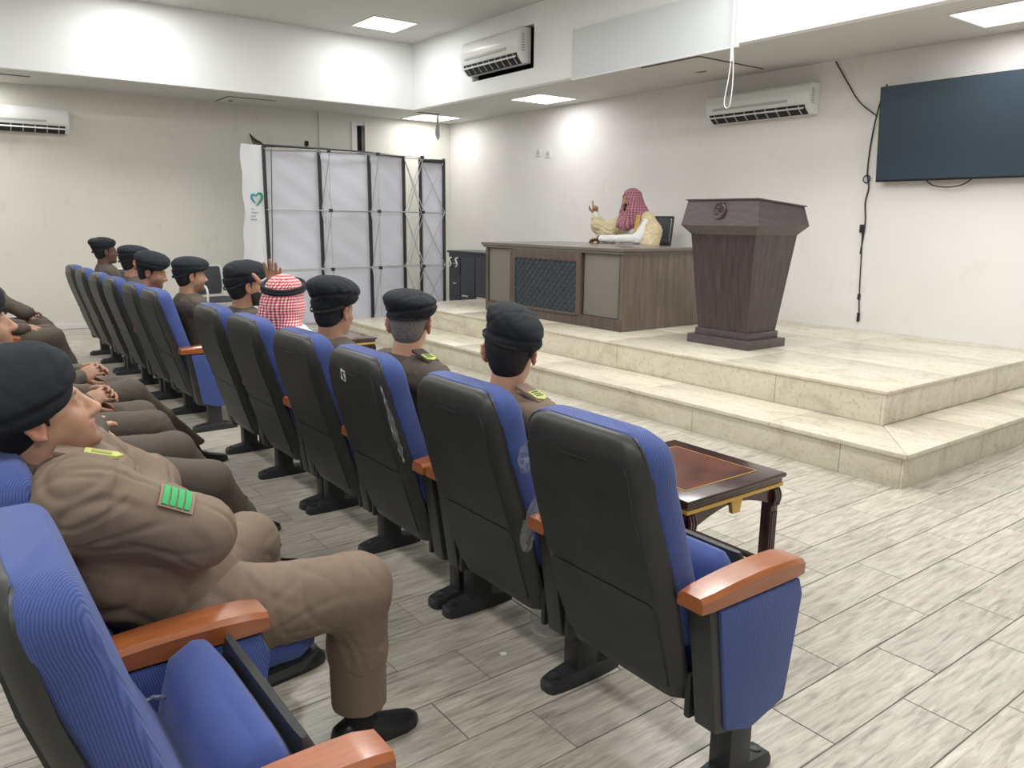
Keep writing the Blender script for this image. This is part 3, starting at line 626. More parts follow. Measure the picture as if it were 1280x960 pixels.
# cabinet
t = thing('storage_cabinet', 'black storage cabinet between the display stand and the desk', 'cabinet', (-9.52,6.55,0))
obj('body', box(-.52,.55,-.2,.25,.0,1.02,.006), cabm, t); obj('cabinet_top', box(-.54,.57,-.22,.27,1.02,1.05,.004), cabm, t)
for i in range(3): d = obj('drawer', box(-.50,-.20,-.212,-.2,.10+.29*i,.37+.29*i,.004), cabm, t); obj('drawer_handle', box(-.38,-.30,-.222,-.21,.28+.29*i,.292+.29*i,.002), greypl, d)
for a, b in ((-.18,.18),(.20,.53)): d = obj('door', box(a,b,-.212,-.2,.10,.96,.004), cabm, t); obj('door_handle', box(a+.05,a+.2,-.23,-.212,.40,.42,.003), greypl, d)
for xx in (-.43,-.26): obj('hook', tube(spline([(xx+.03,-.23,.95),(xx-.02,-.24,.93),(xx+.03,-.24,.86),(xx-.02,-.235,.82)],5), .011, 6), whitepl, t, 80)
# plastic wrap left on seats
wrapm = mat('clear_plastic_wrap', (.62,.66,.68), .2); nt, b = nodes(wrapm); b.inputs['Transmission Weight'].default_value = .55; b.inputs['Alpha'].default_value = .5
def wrap(cx, cy, cz, pts, w_, label):
    V=[];F=[];P=spline(pts,5); n=6
    for i,p in enumerate(P):
        ww = w_*sin(pi*(i+.6)/(len(P)+.6))
        for k in range(n+1):
            u = k/n-.5; V.append((p.x+ww*u*.4+random.uniform(-.004,.004), p.y+ww*u+random.uniform(-.004,.004), p.z+random.uniform(-.006,.006)))
    for i in range(len(P)-1):
        for k in range(n): q=i*(n+1)+k; F.append((q,q+1,q+n+2,q+n+1))
    o = obj('plastic_wrap', (V,F), wrapm, None, 20, label, 'plastic wrap', 'scraps of clear wrap on the seats'); o.location = (cx,cy,cz)
wrap(-1.81,1.46,.60,[(0,0,.06),(.01,-.02,0),(0,-.03,-.06),(-.01,-.03,-.12)],.05,'torn clear plastic scrap hanging beside the wood armrest of the second near seat')
wrap(-1.80,1.42,.80,[(0,.0,.05),(0,-.01,0),(.01,-.02,-.05)],.05,'small torn plastic flap on the blue edge of the second near seat')
wrap(-2.52,1.36,.70,[(0,-.06,.20),(.0,-.03,.1),(0,.0,-.0),(0,.03,-.10)],.018,'long clear plastic strip along the edge of the stickered seat')
wrap(-1.98,1.62,.10,[(.0,.0,.12),(.03,0,.04),(.1,.0,.0),(.18,0,.05)],.12,'clear plastic bag sagging under the second near seat')
wrap(-1.58,.36,.52,[(.0,-.12,.02),(.01,-.07,.03),(.0,-.02,.0),(.01,.04,-.01)],.05,'crumpled clear plastic lying beside the folded near left seat')
ox = obj('paper_sticker', join(box(-.018,.022,-.002,0,-.022,.022)), mat('paper',(.8,.8,.8),.6), None, 35, 'small white torn sticker on the black back of a front row seat', 'sticker'); ox.location = (-2.835,1.298,.895); ox.rotation_euler = (R(8),R(12),0)
obj('sticker_print', prism([(-.008,.012),(.004,.010),(.018,-.014),(.010,-.018),(-.004,-.004)],-.004,-.002,'y'), darkm, ox)
sc_ = obj('paper_scrap', prism([(-.012,-.008),(.010,-.010),(.014,.006),(-.004,.012)],0,.004,'z'), mat('paper',(.8,.8,.8),.6), None, 35, 'tiny white paper scrap on the floor beside the near end seat', 'scrap'); sc_.location = (-2.03,1.5,.0005)
# ------------------------------------------------------------------ people: smooth signed-distance bodies meshed by surface nets
def surface_nets(f, org, h):
    s = f < 0; nx, ny, nz = f.shape
    cnt = np.zeros((nx-1,ny-1,nz-1), np.float32); acc = np.zeros((3,nx-1,ny-1,nz-1), np.float32)
    cor = [(i,j,k) for i in (0,1) for j in (0,1) for k in (0,1)]
    sl = lambda c: tuple(slice(c[a], f.shape[a]-1+c[a]) for a in range(3))
    any_in = np.zeros(cnt.shape, bool); all_in = np.ones(cnt.shape, bool)
    for c in cor: q = s[sl(c)]; any_in |= q; all_in &= q
    act = any_in & ~all_in; idx = np.argwhere(act)
    if len(idx) == 0: return np.zeros((0,3)), []
    P = np.zeros((len(idx),3)); N = np.zeros(len(idx)); I = idx
    vals = {c: f[I[:,0]+c[0], I[:,1]+c[1], I[:,2]+c[2]] for c in cor}
    for c in cor:
        for a in range(3):
            if c[a] == 0:
                d = list(c); d[a] = 1; d = tuple(d); v0, v1 = vals[c], vals[d]; m = (v0 < 0) != (v1 < 0)
                t = np.where(m, v0/(v0-v1+1e-12*(v0 == v1)), 0); p = np.zeros((len(idx),3)); p[:] = c; p[:,a] = t
                P[m] += p[m]; N[m] += 1
    P = (P/N[:,None]+I)*h+org
    vid = -np.ones(cnt.shape, np.int64); vid[I[:,0],I[:,1],I[:,2]] = np.arange(len(I)); F = []
    for a in range(3):
        b, c = (a+1) % 3, (a+2) % 3
        lo = [slice(None)]*3; hi = [slice(None)]*3; lo[a] = slice(0,-1); hi[a] = slice(1,None)
        x = s[tuple(lo)] != s[tuple(hi)]; e = np.argwhere(x)
        e = e[(e[:,b] > 0) & (e[:,c] > 0) & (e[:,b] < f.shape[b]-1) & (e[:,c] < f.shape[c]-1)]
        def g(db, dc): q = e.copy(); q[:,b] -= db; q[:,c] -= dc; return vid[q[:,0],q[:,1],q[:,2]]
        A, B, Cc, D = g(1,1), g(0,1), g(0,0), g(1,0)
        inside = s[e[:,0],e[:,1],e[:,2]]
        q = np.stack([A,B,Cc,D],1); q[~inside] = q[~inside][:,::-1]; F.append(q)
    return P, np.concatenate(F)
def rotm(rx=0, ry=0, rz=0): return np.array(Euler((rx,ry,rz)).to_matrix())
class SDF:
    def __init__(s, k=.02): s.p = []; s.k = k
    def cap(s, a, b, ra, rb=None, k=None, op='+'): s.p.append(('c', np.array(a,float), np.array(b,float), ra, rb if rb is not None else ra, s.k if k is None else k, op)); return s
    def ell(s, c, r, M=None, k=None, op='+'): s.p.append(('e', np.array(c,float), np.array(r,float), M, 0, s.k if k is None else k, op)); return s
    def cut(s, pt, n): n = np.array(n,float); s.p.append(('h', np.array(pt,float), n/np.linalg.norm(n), 0, 0, 0, '&')); return s
    def chain(s, pts, rs, k=None):
        for i in range(len(pts)-1): s.cap(pts[i], pts[i+1], rs[i], rs[i+1], k)
        return s
    def bbox(s, q):
        if q[0] == 'c': r = max(q[3],q[4]); return np.minimum(q[1],q[2])-r, np.maximum(q[1],q[2])+r
        r = q[2] if q[3] is None else np.full(3, q[2].max()); return q[1]-r, q[1]+r
    def mesh(s, h):
        bs = [s.bbox(q) for q in s.p if q[6] == '+']; lo = np.min([b[0] for b in bs],0)-3*h; hi = np.max([b[1] for b in bs],0)+3*h
        n = np.ceil((hi-lo)/h).astype(int)+1; f = np.full(n, 1.0, np.float32)
        ax = [lo[a]+np.arange(n[a])*h for a in range(3)]
        for q in s.p:
            k = q[5]
            if q[0] == 'h':
                d = (ax[0][:,None,None]-q[1][0])*q[2][0]+(ax[1][None,:,None]-q[1][1])*q[2][1]+(ax[2][None,None,:]-q[1][2])*q[2][2]
                f = np.maximum(f, d.astype(np.float32)); continue
            b0, b1 = s.bbox(q); pad = k+3*h
            i0 = np.clip(np.floor((b0-pad-lo)/h).astype(int),0,n); i1 = np.clip(np.ceil((b1+pad-lo)/h).astype(int)+1,0,n)
            if (i1 <= i0).any(): continue
            sl = tuple(slice(i0[a],i1[a]) for a in range(3))
            X = ax[0][sl[0]][:,None,None]-q[1][0]; Y = ax[1][sl[1]][None,:,None]-q[1][1]; Z = ax[2][sl[2]][None,None,:]-q[1][2]
            if q[0] == 'c':
                d = q[2]-q[1]; L = d@d+1e-9; t = np.clip((X*d[0]+Y*d[1]+Z*d[2])/L,0,1)
                dist = np.sqrt((X-t*d[0])**2+(Y-t*d[1])**2+(Z-t*d[2])**2)-(q[3]+(q[4]-q[3])*t)
            else:
                r = q[2]
                if q[3] is not None:
                    M = q[3].T; A = M[0,0]*X+M[0,1]*Y+M[0,2]*Z; B = M[1,0]*X+M[1,1]*Y+M[1,2]*Z; D = M[2,0]*X+M[2,1]*Y+M[2,2]*Z
                else: A, B, D = X, Y, Z
                k0 = np.sqrt((A/r[0])**2+(B/r[1])**2+(D/r[2])**2); k1 = np.sqrt((A/r[0]**2)**2+(B/r[1]**2)**2+(D/r[2]**2)**2); dist = k0*(k0-1)/(k1+1e-9)
            dist = dist.astype(np.float32); g = f[sl]
            if q[6] == '+': hh = np.maximum(k-np.abs(g-dist),0)/max(k,1e-6); f[sl] = np.minimum(g,dist)-hh*hh*k*.25
            else: hh = np.maximum(k-np.abs(g+dist),0)/max(k,1e-6); f[sl] = np.maximum(g,-dist)+hh*hh*k*.25
        return surface_nets(f, lo, h)
def npobj(name, VF, m, parent, col=None, disp=None, **kw):
    V, F = VF
    me = bpy.data.meshes.new(name)
    if disp is not None:
        me.from_pydata(V.tolist(), [], F.tolist()); me.update(); nn = np.zeros(len(V)*3); me.vertices.foreach_get('normal', nn); V = V+nn.reshape(-1,3)*disp(V)[:,None]; bpy.data.meshes.remove(me); me = bpy.data.meshes.new(name)
    me.from_pydata(V.tolist(), [], F.tolist()); me.materials.append(m); me.shade_smooth()
    if col is not None:
        a = me.color_attributes.new('Col','FLOAT_COLOR','POINT'); a.data.foreach_set('color', np.concatenate([col, np.ones((len(col),1))],1).astype(np.float32).ravel())
    return obj(name, me, m, parent, **kw)
def folds(amp, fx=None, seed=0):
    rg = np.random.RandomState(seed); K = [(rg.normal(size=3)*[.5,.8,1.3], rg.uniform(26,62), rg.uniform(0,6), rg.normal(size=3), rg.uniform(0,6)) for _ in range(7)]
    def g(V):
        o = np.zeros(len(V)); wv = .9*np.sin(V[:,0]*13+V[:,1]*9)+.7*np.sin(V[:,2]*11-V[:,1]*15)
        for d, fr, ph, d2, ph2 in K:
            d = d/np.linalg.norm(d); w_ = np.sin(V@d*fr+ph+wv); m = np.clip(np.sin(V@d2*12+ph2)*1.4,0,1)
            o += -m*np.exp(-(w_/.33)**2)+.35*m*np.exp(-((np.abs(w_)-.6)/.25)**2)
        return amp*o*.55
    return g
def hframe(pos, yaw=0, pitch=0, roll=0):
    M = rotm(0,0,yaw)@rotm(pitch,0,0)@rotm(0,roll,0); p = np.array(pos,float)
    return (lambda v: p+M@np.array(v,float)), M
def head_prims(S, T, M, g=0.0, face=True, jaw=1.0):
    S.ell(T((0,-.012,.030)), (.076+g,.096+g,.086+g), M, k=.02); S.ell(T((0,.022,-.025)), (.062+g,.072+g,.088+g), M, k=.02)
    S.ell(T((0,.036,-.075)), ((.046+g)*jaw,.050+g,.038+g), M, k=.03)
    if face:
        S.ell(T((0,.080,-.098)), (.022,.018,.017), M, k=.02)
        S.cap(T((-.034,.078,.018)), T((.034,.078,.018)), .011, k=.02)
        for sx in (-1,1):
            S.ell(T((sx*.036,.062,-.030)), (.022,.022,.020), M, k=.022)
            S.ell(T((sx*.030,.097,-.000)), (.015,.014,.011), M, k=.008, op='-')
            S.ell(T((sx*.030,.079,-.001)), (.0125,.0125,.0115), M, k=.002)
            S.cap(T((sx*.020,.090,.007)), T((sx*.041,.083,.006)), .0035, k=.004)
            S.cap(T((sx*.018,.089,-.010)), T((sx*.040,.082,-.009)), .003, k=.004)
            S.ell(T((sx*.013,.098,-.040)), (.009,.011,.008), M, k=.008)
        S.cap(T((0,.088,.012)), T((0,.113,-.033)), .0085, .0115, k=.014); S.ell(T((0,.112,-.036)), (.012,.011,.010), M, k=.01)
        S.cap(T((-.018,.088,-.060)), T((.018,.088,-.060)), .0065, k=.007); S.ell(T((0,.094,-.060)), (.012,.008,.006), M, k=.006)
        S.cap(T((-.014,.086,-.073)), T((.014,.086,-.073)), .0075, k=.006); S.cap(T((-.020,.100,-.0665)), T((.020,.100,-.0665)), .0028, k=.004, op='-')
    return S
def ear_prims(S, T, M):
    for sx in (-1,1):
        E_ = M@rotm(0,0,sx*.35); c = (sx*.080,-.008,-.012)
        S.ell(T(c), (.008,.019,.031), E_, k=.008); 
        rim = [(sx*.086,.006,.004),(sx*.090,-.004,.020),(sx*.093,-.020,.016),(sx*.092,-.026,-.004),(sx*.087,-.018,-.028),(sx*.082,-.002,-.040)]
        for a, b in zip(rim, rim[1:]): S.cap(T(a), T(b), .0045, k=.006)
        S.ell(T((sx*.091,-.006,-.008)), (.006,.009,.015), E_, k=.004, op='-')
    return S
def hand_prims(S, w_, d, n, side, curl=(.5,.5,.5,.5), thumb=.5, spread=.12, sc=1.0, k=.007, fold=None):
    w_ = np.array(w_,float); d = np.array(d,float); d /= np.linalg.norm(d); n = np.array(n,float); n -= d*(n@d); n /= np.linalg.norm(n); l = np.cross(d,n)*side  # l points to thumb side
    M = np.stack([l,d,n],1)
    S.ell(w_+d*.048*sc, np.array((.040,.052,.0155))*sc, M, k=.012); S.ell(w_+(d*.030+l*.022+n*.006)*sc, np.array((.018,.030,.014))*sc, M, k=.012)
    L = (.070,.080,.074,.058)
    for i in range(4):
        off = (.029,.0095,-.0105,-.029)[i]; b = w_+(d*(.088-.004*abs(i-1))+l*off)*sc; a = spread*(1.5-i)/1.5; dd = d*cos(a)+l*sin(a); p = b; ang = 0; r0 = (.0096,.0100,.0096,.0082)[i]*sc
        c = curl[i]
        for j, fr in enumerate((.45,.32,.23)):
            ang += c*(1.0,1.1,.8)[j]; q = p+(dd*cos(ang)+n*sin(ang))*L[i]*fr*sc; S.cap(p, q, r0*(1-.08*j), r0*(1-.08*(j+1)), k=.0035); p = q
    t0 = w_+(d*.022+l*.030+n*.006)*sc; a = thumb
    dirs = [(l*.75+d*.66+n*.2), (l*(.55-a*.4)+d*.8+n*(.25+a*.5)), (l*(.4-a*.6)+d*.85+n*(.3+a*.6))]
    p = t0
    for j, Ln in enumerate((.038,.032,.026)):
        v = dirs[j]/np.linalg.norm(dirs[j]); q = p+v*Ln*sc; S.cap(p,q,(.0125-.0012*j)*sc,(.0115-.0012*j)*sc,k=.005); p = q
    return S
def paint(V, T, M, p0, stub=0.0, hands=()):
    L = (V-p0)@M; c = np.ones((len(V),3))
    def blob(cx, r, col, a=1.0):
        d = np.sqrt((((L-np.array(cx))/np.array(r))**2).sum(1)); w_ = np.clip(1.4-d,0,1)[:,None]*a; c[:] = c*(1-w_)+c*np.array(col)*w_
    blob((0,.098,-.066),(.022,.018,.011),(.80,.52,.50)); blob((0,.116,-.036),(.018,.02,.016),(1.05,.82,.78),.5)
    for sx in (-1,1):
        blob((sx*.09,-.008,-.01),(.02,.03,.04),(1.05,.75,.70),.6); blob((sx*.031,.088,.021),(.019,.016,.0045),(.08,.07,.07),.95)
        blob((sx*.030,.092,-.001),(.0125,.008,.0048),(1.35,1.7,2.0),.9); blob((sx*.030,.093,-.001),(.0055,.009,.0055),(.05,.05,.05),1.0); blob((sx*.030,.09,.006),(.014,.008,.002),(.25,.2,.2),.9)
    if stub:
        m = np.clip((-.045-L[:,2])/.02,0,1)*np.clip((L[:,1]+.01)/.03,0,1)*(L[:,2] > -.14)*(np.abs(L[:,0]) < .08); m = m*stub*(np.sqrt((L[:,0]/.022)**2+((L[:,2]+.066)/.010)**2) > 1)
        c[:] = c*(1-m[:,None])+c*np.array((.42,.40,.42))*m[:,None]
    return c
def person(label, loc, pose, cloth=None, skin='tan', vox=.008, beret=None, hair='black', beard=None, stub=.0, head=None, group=None, hands=None, rank=None, belly=.0, feet=True, cv=None, foldamp=.0045, build=1.0, seed=0, sleeve=True, headkw=None, extra=None, rim=(0,.34,.034), armr=None, hcut=-.070, tk=.06):
    J = dict(pelvis=(0,.03,.545), waist=(0,.02,.68), chest=(0,-.03,.82), neck=(0,-.075,.935), shR=(.185,-.055,.88), elR=(.245,.06,.665), wrR=(.12,.25,.635), shL=(-.185,-.055,.88), elL=(-.245,.06,.665), wrL=(-.12,.25,.635),
             hipR=(.09,.05,.53), knR=(.13,.45,.555), anR=(.13,.50,.11), hipL=(-.09,.05,.53), knL=(-.13,.45,.555), anL=(-.13,.50,.11), toeR=(.02,1,0), toeL=(-.02,1,0))
    J.update(pose); J = {k: np.array(v,float) for k, v in J.items()}
    t = thing('person', label, 'person', loc, 0, group)
    if head and 'neck' not in pose:
        hz = np.array(head[0],float); J['neck'] = hz+np.array((0,-.025,-.148)); up = J['neck'][2]-.055; dy = J['neck'][1]+.015
        for s_, sg_ in (('R',1),('L',-1)): J['sh'+s_] = np.array((sg_*.185+hz[0]*.5, dy, up))
        J['chest'] = np.array((hz[0]*.3, dy+.02, up-.065))
    hp, hy, hpi, hr = head or ((0,-.08,1.08),0,0,0); T, M = hframe(hp, hy, hpi, hr); p0 = np.array(hp,float)
    S = SDF(.03)
    S.ell(J['chest'], (.125,.085,.13), k=.05); S.cap(J['pelvis'],J['waist'],.09,.09,k=.05); S.cap(J['waist'],J['chest'],.09,.09,k=.05)
    S.cap(T((0,-.020,-.06)), J['neck']+np.array((0,0,-.03)), .054*build, .060*build, k=.035)
    for s in 'RL':
        S.cap(J['neck']+np.array((0,0,-.04)), J['sh'+s], .05, .045, k=.03); S.chain([J['sh'+s],J['el'+s],J['wr'+s]], [.043,.034,.024], k=.02)
    head_prims(S, T, M); ear_prims(S, T, M)
    hs = hands or {}
    for s, sg in (('R',1),('L',-1)):
        h = dict(d=J['wr'+s]-J['el'+s], n=(0,0,-1), curl=(.35,.4,.45,.5), thumb=.4); h.update(hs.get(s,{})); hand_prims(S, J['wr'+s], h['d'], h['n'], h.get('side',-sg), h['curl'], h['thumb'], h.get('spread',.1), h.get('sc',1.0))
    VF = S.mesh(vox); npobj('body', VF, SK[skin], t, paint(VF[0], T, M, p0, stub))
    cv = cv or max(vox*1.5, .010); cl = cloth or unid
    # shirt
    b = build; S = SDF(.05)
    S.ell(J['chest']+np.array((0,0,.0)), (.165*b,.115*b,.15), k=tk); S.cap(J['waist']+np.array((-.05*b,0,0)),J['waist']+np.array((.05*b,0,0)),.115*b,k=.06); S.cap(J['pelvis']+np.array((-.06,0,.02)),J['pelvis']+np.array((.06,0,.02)),.118*b,k=.05)
    if belly: S.ell(J['waist']+np.array((0,.075,-.035)), (.17*b,.10+belly,.15), k=.07)
    S.cap(J['neck']+np.array((-.05,.0,-.055)),J['neck']+np.array((.05,.0,-.055)),.055,k=.05)
    for s in 'RL':
        ar = armr or (.068*b,.054*b,.042); S.cap(J['neck']+np.array((0,0,-.05)), J['sh'+s], .058, ar[0]*.92, k=.045); e = J['wr'+s]-J['el'+s]; S.chain([J['sh'+s],J['el'+s],J['wr'+s]-e*.04], list(ar), k=tk*.6)
    if extra: extra(S)
    npobj('shirt', S.mesh(cv), cl, t, disp=folds(foldamp, seed=seed+1))
    nk = J['neck']; ax = np.array((0,.22,1.)); ax /= np.linalg.norm(ax)
    ring = []
    for dz, rr in ((-.035,.078),(-.005,.074),(.018,.068),(.018,.062),(-.02,.064)): 
        u = np.cross(ax,(0,1,0)); u /= np.linalg.norm(u); v = np.cross(u,ax); ring.append([tuple(nk+ax*dz+(u*cos(a)*rr*b+v*sin(a)*rr*.95*b)) for a in np.linspace(0,2*pi,24,endpoint=False)])
    obj('collar', loft(ring, False), cl, t, 60)
    if feet:
        S = SDF(.05); S.cap(J['hipL'],J['hipR'],.115*b,k=.05)
        for s in 'RL': e = J['an'+s]-J['kn'+s]; S.chain([J['hip'+s],J['kn'+s]],[.098*b,.078*b],k=.05); S.chain([J['kn'+s],J['kn'+s]+e*.45,J['an'+s]],[.076*b,.066*b,.066*b],k=.03)
        for s in 'RL': e = J['an'+s]-J['kn'+s]; 
        S.cut((0,0,.135),(0,0,-1)); npobj('trousers', S.mesh(cv), cl, t, disp=folds(foldamp*.45, seed=seed+5))
        for s, sg in (('R',1),('L',-1)):
            a = J['an'+s]; d = J['toe'+s]; d = d/np.linalg.norm(d); q = np.array((d[1],-d[0],0.)); sh = []
            base = a-np.array((0,0,.11)); z0 = base[2]
            for u, w_, hh in [(-.085,.02,.05),(-.075,.032,.075),(-.03,.038,.095),(.03,.042,.085),(.08,.047,.062),(.13,.047,.048),(.165,.038,.04),(.185,.018,.028)]:
                c = np.array((a[0],a[1],0))+d*u; sh.append([tuple(c+q*w_*x+np.array((0,0,z0+z*hh))) for x,z in ((-.9,0),(-1,.3),(-.85,.75),(-.4,1),(.4,1),(.85,.75),(1,.3),(.9,0))])
            so = obj('shoe', loft(sh), shoem, t, 60)
            obj('sock', tube([a+np.array((0,0,-.05)),a+(J['kn'+s]-a)*.16],[.043,.048],12), sockm, t, 80)
    if hair:
        S = SDF(.01); S.ell(T((0,-.014,.030)), (.081,.100,.090), M, k=.01); S.ell(T((0,-.040,-.035)), (.058,.050,.055), M, k=.03)
        nrm = M@np.array((0,1,-.55)); S.cut(T((0,.005,-.01)), nrm); S.cut(T((0,-.0,hcut)), M@np.array((0,.15,-1)))
        for sx in (-1,1): S.ell(T((sx*.088,-.004,-.020)), (.016,.026,.040), M, k=.006, op='-'); S.cap(T((sx*.071,.016,.02)), T((sx*.069,.016,-.016)), .008, .004, k=.006)
        npobj('hair', S.mesh(max(.004,vox*.8)), hairm if hair == 'black' else greyhair, t)
    if beard:
        S = SDF(.01); head_prims(S, T, M, .0065, False, 1.02); S.ell(T((0,.078,-.104)), (.026,.024,.024+beard), M, k=.02)
        S.cut(T((0,.0,-.050)), M@np.array((0,-.28,1))); S.cut(T((0,.012,-.06)), M@np.array((0,-1,-.15))); S.ell(T((0,.108,-.066)), (.020,.024,.010), M, k=.004, op='-')
        npobj('beard', S.mesh(max(.004,vox*.8)), hairm, t)
    if beret:
        tx, size, rx, ry, puff = beret     # sideways droop, size, shift right, shift forward, height
        B = M@rotm(0, tx, 0); S = SDF(.02)
        S.ell(T((0,-.014,.040)), (.087,.107,.082), M, k=.015); S.cut(T((0,0,rim[2])), M@np.array((rim[0],rim[1],-1)))
        S.ell(T((rx*.6,-.012+ry*.5,.086+puff*.35)), (.098*size,.115*size,.034+puff*.45), B, k=.04)
        S.ell(T((rx*1.5,ry,.080-abs(tx)*.035+puff*.2)), (.078*size,.100*size,.026+puff*.35), B@rotm(0,tx*.6,0), k=.035)
        fr = SDF(); lump = folds(.003, seed=seed+9); crs = lambda V: lump(V)-.006*np.exp(-(((V-p0)@B)[:,2]-.062-.3*((V-p0)@B)[:,0])**2/.00006)
        bo = npobj('beret', S.mesh(max(.0045,vox*.75)), beretm, t, disp=crs)
        rg = []
        for dz, rr in ((-.007,1.0),(-.007,1.018),(.004,1.018),(.004,1.0)): rg.append([tuple(T((cos(a)*.086*rr, -.014+sin(a)*.106*rr, rim[2]+.002+dz+rim[1]*(-.014+sin(a)*.106)+rim[0]*cos(a)*.086))) for a in np.linspace(0,2*pi,32,endpoint=False)])
        obj('band', loft(rg, False, True), hairm, bo, 60)
    if rank:
        for s, sg in (('R',1),('L',-1)):
            if s not in rank: continue
            m0 = J['neck']*.35+J['sh'+s]*.65; d = J['sh'+s]-J['neck']; d /= np.linalg.norm(d); up = np.array((0,0,1.)); up -= d*(up@d); up /= np.linalg.norm(up); q = np.cross(d,up)
            Mx = Matrix(((d[0],q[0],up[0],m0[0]+up[0]*.068*b),(d[1],q[1],up[1],m0[1]+up[1]*.068*b),(d[2],q[2],up[2],m0[2]+up[2]*.068*b),(0,0,0,1)))
            ep = obj('epaulette', xf(box(-.06,.06,-.026,.026,-.006,.006,.003), Mx), mat('epaulette_cloth',(.06,.05,.04),.8) if 'k' in rank else cl, t)
            obj('rank_badge', xf(prism([(-.0,-.022),(.045,-.022),(.058,0),(.045,.022),(.0,.022)], .007, .010,'z'), Mx), mat('badge_yellow',(.55,.58,.16),.6), ep)
            obj('badge_mark', xf(join(*[box(.006+.012*i,.011+.012*i,-.014,.014,.010,.0118) for i in range(3)]), Mx), mat('badge_green',(.05,.16,.07),.6), ep)
    return t, T, M, J
# front row, near to far
LY = -.055
CX = {i: r for i, r in enumerate(row1, 1)}
def at(i, dy=0): return (CX[i][0], CX[i][1]+dy, 0)
P0 = dict(anR=(.13,.36,.11), anL=(-.13,.38,.11), knR=(.13,.43,.555), knL=(-.13,.43,.555))
person('young man in a ridged black beret and light brown uniform, head turned to the stage', at(2), P0, unim, 'light', .0055, (.50,1.0,.026,.0,.040), rim=(-.30,.02,.040), hcut=-.088, head=((.01,-.085,1.075),R(38),0,0), rank='R', seed=1, cv=.010)
person('older man with close grey hair under a flat black beret in brown uniform', at(3), P0, unid, 'light', .006, (.14,1.10,.010,.0,.018), 'grey', rim=(-.05,.05,.034), hcut=-.080, head=((-.02,-.045,1.085),R(46),0,0), rank='Rk', seed=2, build=1.06)
person('man in a tall puffy black beret and black hair in the front row', at(4), P0, unid, 'tan', .007, (.12,1.16,.012,-.01,.055), beard=.0, head=((-.04,-.085,1.075),R(24),R(-6),0), seed=3)
person('bearded man in profile in a slouched black beret near the raised hand', at(6), P0, unid, 'tan', .008, (.25,1.02,.015,.040,.035), beard=.003, hcut=-.085, head=((0,-.075,1.10),R(2),R(4),0), seed=5)
person('stubbled man in profile in a flat black beret beside the blue side panel', at(7), dict(P0, elR=(.24,.04,.68)), unid, 'tan', .008, (.2,1.04,.012,.028,.016), stub=.9, hcut=-.08, head=((0,-.02,1.08),R(0),R(0),0), seed=6)
person('man turned to the right with a large round black beret past the aisle gap', at(8), P0, unid, 'tan', .009, (.25,1.14,.022,.0,.045), stub=.9, head=((-.02,-.13,1.075),R(-25),R(-14),0), seed=7)
person('man in a wide black beret tilted back, fourth from the far end', at(9), P0, unid, 'tan', .009, (.15,1.08,.01,.015,.02), head=((-.02,-.10,1.12),R(0),R(-4),0), seed=8)
person('dark-skinned man in a black beret with glasses-like band, next to the far end', at(11), P0, unid, 'dark', .009, (.1,1.05,.0,-.025,.020), head=((0,-.07,1.155),R(2),R(0),0), seed=9)
bpy.data.objects['person.007']['label'] = 'dark-skinned man in a black beret, nearest the far wall in the front row'
# second row
man, T, M, J = person('large man in brown uniform with folded arms and green sleeve patch, black beret', (-1.99,.38,0),
    dict(pelvis=(0,.07,.56), waist=(0,-.08,.71), chest=(0,-.13,.84), neck=(-.0,-.19,.945), shR=(.180,-.155,.905), elR=(.215,.065,.795), wrR=(.02,.04,.80), shL=(-.205,-.16,.93), elL=(-.25,.06,.78), wrL=(.03,.0,.74),
         hipR=(.11,.10,.53), knR=(.20,.455,.54), anR=(.10,.50,.11), hipL=(-.12,.10,.53), knL=(-.32,.34,.515), anL=(-.36,.42,.11), toeR=(.0,1,0), toeL=(-.2,1,0)),
    unim, 'light', .0048, (.55,1.10,.034,-.01,.030), stub=.55, head=((.0,-.205,1.065),R(-4),R(19),0), rim=(.12,.30,.054), armr=(.096,.070,.058), tk=.09, cv=.006, foldamp=.0065, build=1.18, belly=.065, seed=11)
greenp = mat('green_patch', (.02,.42,.12), .6); tanp = mat('patch_border', (.32,.22,.16), .8)
# sleeve patch on the right upper arm, laid along the arm surface
def on_arm(J, u, ang, r, s='R'):
    a = J['sh'+s]; b_ = J['el'+s]; d = b_-a; L = np.linalg.norm(d); d /= L; o = np.array((1,0,0.)); o -= d*(o@d); o /= np.linalg.norm(o); q = np.cross(o,d)
    if q[2] < 0: q = -q
    return a+d*L*u+(o*cos(ang)+q*sin(ang))*r
def arm_patch(J, u0, u1, a0, a1, r, n=6):
    V=[];F=[]
    for k, rr in enumerate((r, r+.004)):
        for i in range(n+1):
            for j in range(n+1): V.append(tuple(on_arm(J, u0+(u1-u0)*i/n, a0+(a1-a0)*j/n, rr)))
    N=(n+1)**2
    for i in range(n):
        for j in range(n): q=i*(n+1)+j; F.append((q,q+1,q+n+2,q+n+1)); F.append((q+N,q+N+n+1,q+N+n+2,q+N+1))
    for i in range(n):
        for a,b_ in ((i,i+1),((n*(n+1))+i,(n*(n+1))+i+1)): F.append((a,b_,b_+N,a+N))
        for a,b_ in ((i*(n+1),(i+1)*(n+1)),(i*(n+1)+n,(i+1)*(n+1)+n)): F.append((a,b_,b_+N,a+N))
    return V,F
pt = obj('sleeve_patch', arm_patch(J,.52,.82,.62,1.42,.0835), tanp, man, 60)
obj('patch_stripes', join(*[arm_patch(J,.545+.064*i,.594+.064*i,.69,1.35,.0865,4) for i in range(4)]), greenp, pt, 60)
